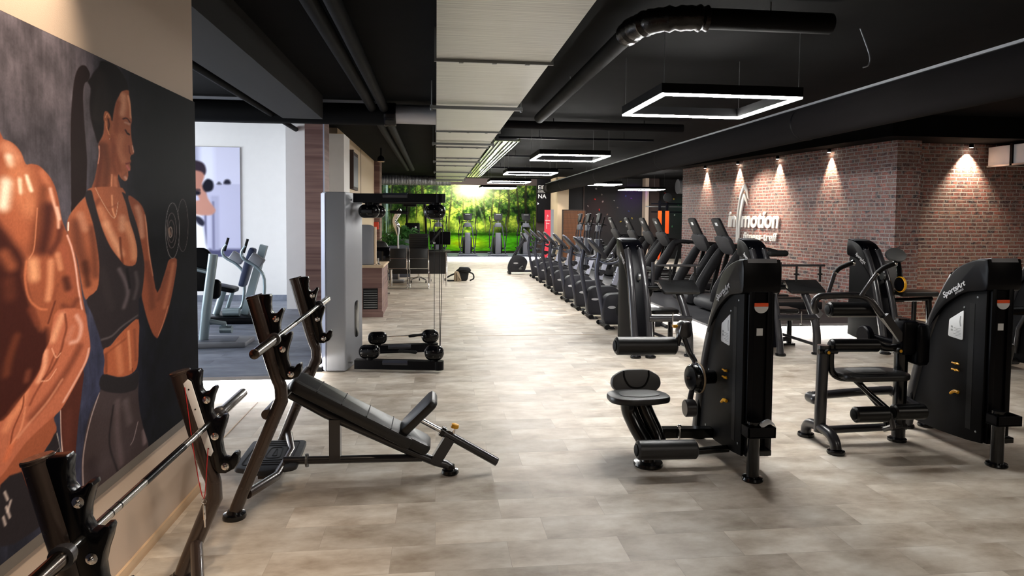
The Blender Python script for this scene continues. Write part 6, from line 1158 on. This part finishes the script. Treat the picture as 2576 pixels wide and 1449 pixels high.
t.p('body', MB().slab(rpoly([(.52, .0), (.86, .0), (.9, .25), (.82, .34), (.6, .33), (.5, .22)], .07, 5), 'xz', 18.2, 18.42, .05), M['black_fabric']); t.p('front_pocket', MB().slab(rpoly([(.48, 0), (.7, 0), (.62, .27), (.5, .28)], .05, 5), 'xz', 18.08, 18.2, .04), M['sand'], label='tan front pocket'); t.p('top_flap', MB().slab(rpoly([(.58, .25), (.92, .22), (.96, .3), (.9, .37), (.64, .38)], .04, 4), 'xz', 18.15, 18.4, .04), M['black_fabric']); t.p('zip', MB().tube([(.56, 18.075, .02), (.565, 18.075, .12), (.55, 18.08, .24)], .008, 6), M['rubber']); t.p('shoulder_strap', MB().tube([(.88, 18.2, .25), (1.0, 18.15, .2), (1.02, 18.12, .08), (.92, 18.15, .02)], .02, 8, 4).tube([(.5, 18.2, .2), (.36, 18.15, .14), (.24, 18.12, .05), (.34, 18.12, .02), (.5, 18.15, .02)], .022, 8, 4), M['black_fabric'])

# ------------------------------------------------------------------ right rear corner
t = Thing('banner_stand', 'red banner with white lettering and grey side, behind the bikes', 'banner', (4.3, 26.2, 0)); t.p('banner', MB().box(4.28, 4.52, 26.2, 26.24, .05, 2.05), M['red']); t.p('side_panel', MB().box(4.52, 4.64, 26.2, 26.26, .0, 2.07), M['silver']); t.p('base', MB().box(4.2, 4.7, 26.05, 26.4, 0, .05), M['silver'])
mb = MB(); text(mb, 'inmotion', .055, .004, Matrix(((1, 0, 0, 4.295), (0, 0, -1, 26.197), (0, 1, 0, 1.62), (0, 0, 0, 1))), .3, .001); text(mb, 'fitness', .05, .004, Matrix(((1, 0, 0, 4.34), (0, 0, -1, 26.197), (0, 1, 0, 1.5), (0, 0, 0, 1))), .3, .001); mb.tube([(4.36, 26.197, 1.3), (4.37, 26.197, 1.7), (4.4, 26.197, 1.86), (4.42, 26.197, 1.78)], .006, 6, 3); t.p('lettering', mb, M['sign_white'])
t = Thing('direction_lettering', 'white direction lettering and arrow on the black wall beside the forest mural', 'sign', (4.6, 29.29, 2.5)); Wm = lambda x, z: Matrix(((1, 0, 0, x), (0, 0, -1, 29.297), (0, 1, 0, z), (0, 0, 0, 1)))
for s_, x, z, sz in (('EIDE', 4.47, 3.0, .24), ('DAMEN', 4.47, 2.89, .08), ('NA', 4.47, 2.6, .26)):
    mb = MB(); text(mb, s_, sz, .004, Wm(x, z)); t.p('word', mb, M['sign_white'])
t.p('rule', MB().box(4.46, 4.83, 29.294, 29.3, 2.84, 2.85), M['sign_white']); t.p('arrow', MB().slab([(4.46, 2.42), (4.46, 2.3), (4.53, 2.36)], 'xz', 29.294, 29.3), M['sign_white'])
t = Thing('slat_screen', 'warm brown wooden slat screen behind the cross trainers', 'screen', (5.75, 26.9, 0)); t.p('frame', MB().box(5.12, 5.16, 26.88, 26.96, 0, 2.08).box(6.06, 6.1, 26.88, 26.96, 0, 2.08).box(5.12, 6.1, 26.88, 26.96, 2.04, 2.08), M['brown_wall']); mb = MB()
for k in range(24): mb.box(5.175+k*.0368, 5.2+k*.0368, 26.89, 26.95, .0, 2.04)
t.p('slats', mb, M['wood'])
t = Thing('training_rig', 'black training rig with orange upright plates beside the brick wall end', 'training rig', (9.1, 25.8, 0))
for x in (8.84, 9.14, 10.6):
    k = t.p('upright', MB().box(x-.04, x+.04, 25.76, 25.84, 0, 2.45), M['shell'])
    if x < 10: t.p('number_plate', MB().box(x-.075, x+.075, 25.74, 25.76, 1.15, 2.05), M['orange'], k, label='orange plate'); t.p('number_plate', MB().box(x-.06, x+.06, 25.74, 25.76, .1, .5), M['orange'], k, label='orange plate')
t.p('cross_bar', MB().box(8.5, 10.7, 25.77, 25.83, 2.3, 2.36).box(8.5, 10.7, 25.77, 25.83, 1.98, 2.03), M['shell']); t.p('side_beam', MB().box(8.3, 10.7, 25.85, 25.9, 2.2, 2.24), M['steel'])
t.p('target_disc', MB().cyl((9.14, 25.68, 2.58), (9.14, 25.74, 2.58), .18, 30, b=.01), M['rubber'], label='round black wall ball target'); t.p('target_arm', MB().box(9.11, 9.17, 25.74, 25.8, 2.4, 2.6), M['orange'])
HC = [(190, 50, 44), (150, 130, 50), (50, 100, 64), (140, 140, 136), (90, 50, 110), (50, 70, 120), (100, 94, 84)]; HM = [mat('climbing hold '+n, c, .6) for n, c in zip(('red', 'yellow', 'green', 'white', 'violet', 'blue', 'grey'), HC)]; HN = ['red', 'yellow', 'green', 'white', 'violet', 'blue', 'grey']
rs = random.Random(9); hold = None
spots_ = [(6.75, 2.55, 0), (6.95, 2.1, 0), (6.5, 1.85, 3), (6.45, 2.25, 3), (7.1, 2.45, 3), (7.6, 2.5, 3), (7.05, 2.75, 6), (7.3, 1.9, 6), (8.1, 2.7, 5), (8.35, 2.6, 4), (8.5, 2.95, 0), (7.9, 1.6, 1), (8.4, 1.75, 1), (8.15, 1.4, 3), (6.6, 1.6, 3), (7.75, 2.2, 6), (8.25, 2.05, 5), (9.85, 2.85, 0), (10.25, 2.6, 1), (9.7, 2.0, 1), (10.3, 1.9, 3), (10.2, 1.4, 2), (10.45, 2.35, 2), (9.95, 1.6, 4), (6.8, 3.0, 3)]
where = ['topmost in the red glow', 'lower in the red glow', 'at the left end, low', 'at the left end, upper', 'right of the red glow, upper', 'mid wall, upper', 'high above the red glow', 'right of the red glow, low', 'left of the violet glow, high', 'under the violet glow', 'in the violet glow, highest', 'mid wall, above the treadmills', 'beside the pale pier, low', 'beside the pale pier, lowest', 'left end, just over the slat screen', 'mid wall, halfway up', 'under the violet glow, halfway up', 'left of the round target', 'right of the round target', 'just left of an orange plate', 'right of the rig, middle', 'right of the rig, lowest', 'right of the rig, upper', 'between the orange plates', 'highest at the left end']
hold_labels = ['%s climbing hold on the dark wall, %s' % (HN[s[2]], w_) for s, w_ in zip(spots_, where)]
for i, (x, z, c) in enumerate(spots_):
    mb = MB(); mb.ball((0, 0, 0), .035+rs.random()*.02, .04, .025+rs.random()*.015, 9, 6); o = ob('climbing_hold', mb, HM[c]); o.location = (x, 28.075, z); o.rotation_euler = (0, rs.random()*3, 0)
    tag(o, hold_labels[i], 'climbing hold', 'climbing holds on the dark wall')

# ------------------------------------------------------------------ sign on the brick wall
WB = Matrix.Translation((7.705, 10.497, 0)) @ Matrix.Rotation(math.radians(98.27), 4, 'Z')
t = Thing('wall_sign', 'white raised in motion fitness-treff lettering with an arc on the brick wall', 'sign', (7.1, 14.5, 1.3))
def sign_word(nm, s, right, left, z, xh, slant=.13, off=.012, thick=.03, tops=None):
    mb = MB(); text(mb, s, 1.0, 1.0, Matrix.Identity(4), 0, off); xs = [p.x for p in mb.v]; x0 = min(xs); wd = max(xs)-x0; kx = (left-right)/wd; kz = xh/.52
    mb.v = [WB @ Vector((left-(p.x-x0)*kx-max(0, p.y)*kz*slant, .035+p.z*thick, z+p.y*kz)) for p in mb.v]; return t.p(nm, mb, M['sign_white'])
sign_word('word', 'in', 4.62, 4.91, 1.573, .27, off=.03); sign_word('word', 'motion', 3.03, 4.37, 1.573, .27, off=.03); sign_word('tagline', 'fitness-treff', 3.06, 4.28, 1.285, .125, off=.02)
def arc(nm, outer, inner):
    o = [(p.x, p.y) for p in smooth([(a, b, 0) for a, b in [(a-.415, b) for a, b in outer]], 5)]+[(p.x, p.y) for p in smooth([(a, b, 0) for a, b in [(a-.415, b) for a, b in inner]], 5)]
    t.p(nm, MB(WB).slab(o, 'xz', .015, .05, .003), M['sign_white'])
arc('arc_mark', [(4.98, 1.2), (4.97, 1.7), (4.92, 2.1), (4.82, 2.4), (4.68, 2.56), (4.58, 2.42), (4.54, 2.2)], [(4.56, 2.24), (4.63, 2.38), (4.70, 2.42), (4.80, 2.28), (4.88, 2.0), (4.925, 1.65), (4.93, 1.2)])
arc('arc_mark', [(4.91, 1.2), (4.90, 1.6), (4.86, 1.9), (4.78, 2.2), (4.69, 2.34), (4.61, 2.22), (4.57, 2.06)], [(4.6, 2.12), (4.66, 2.18), (4.72, 2.1), (4.8, 1.8), (4.84, 1.5), (4.85, 1.2)])
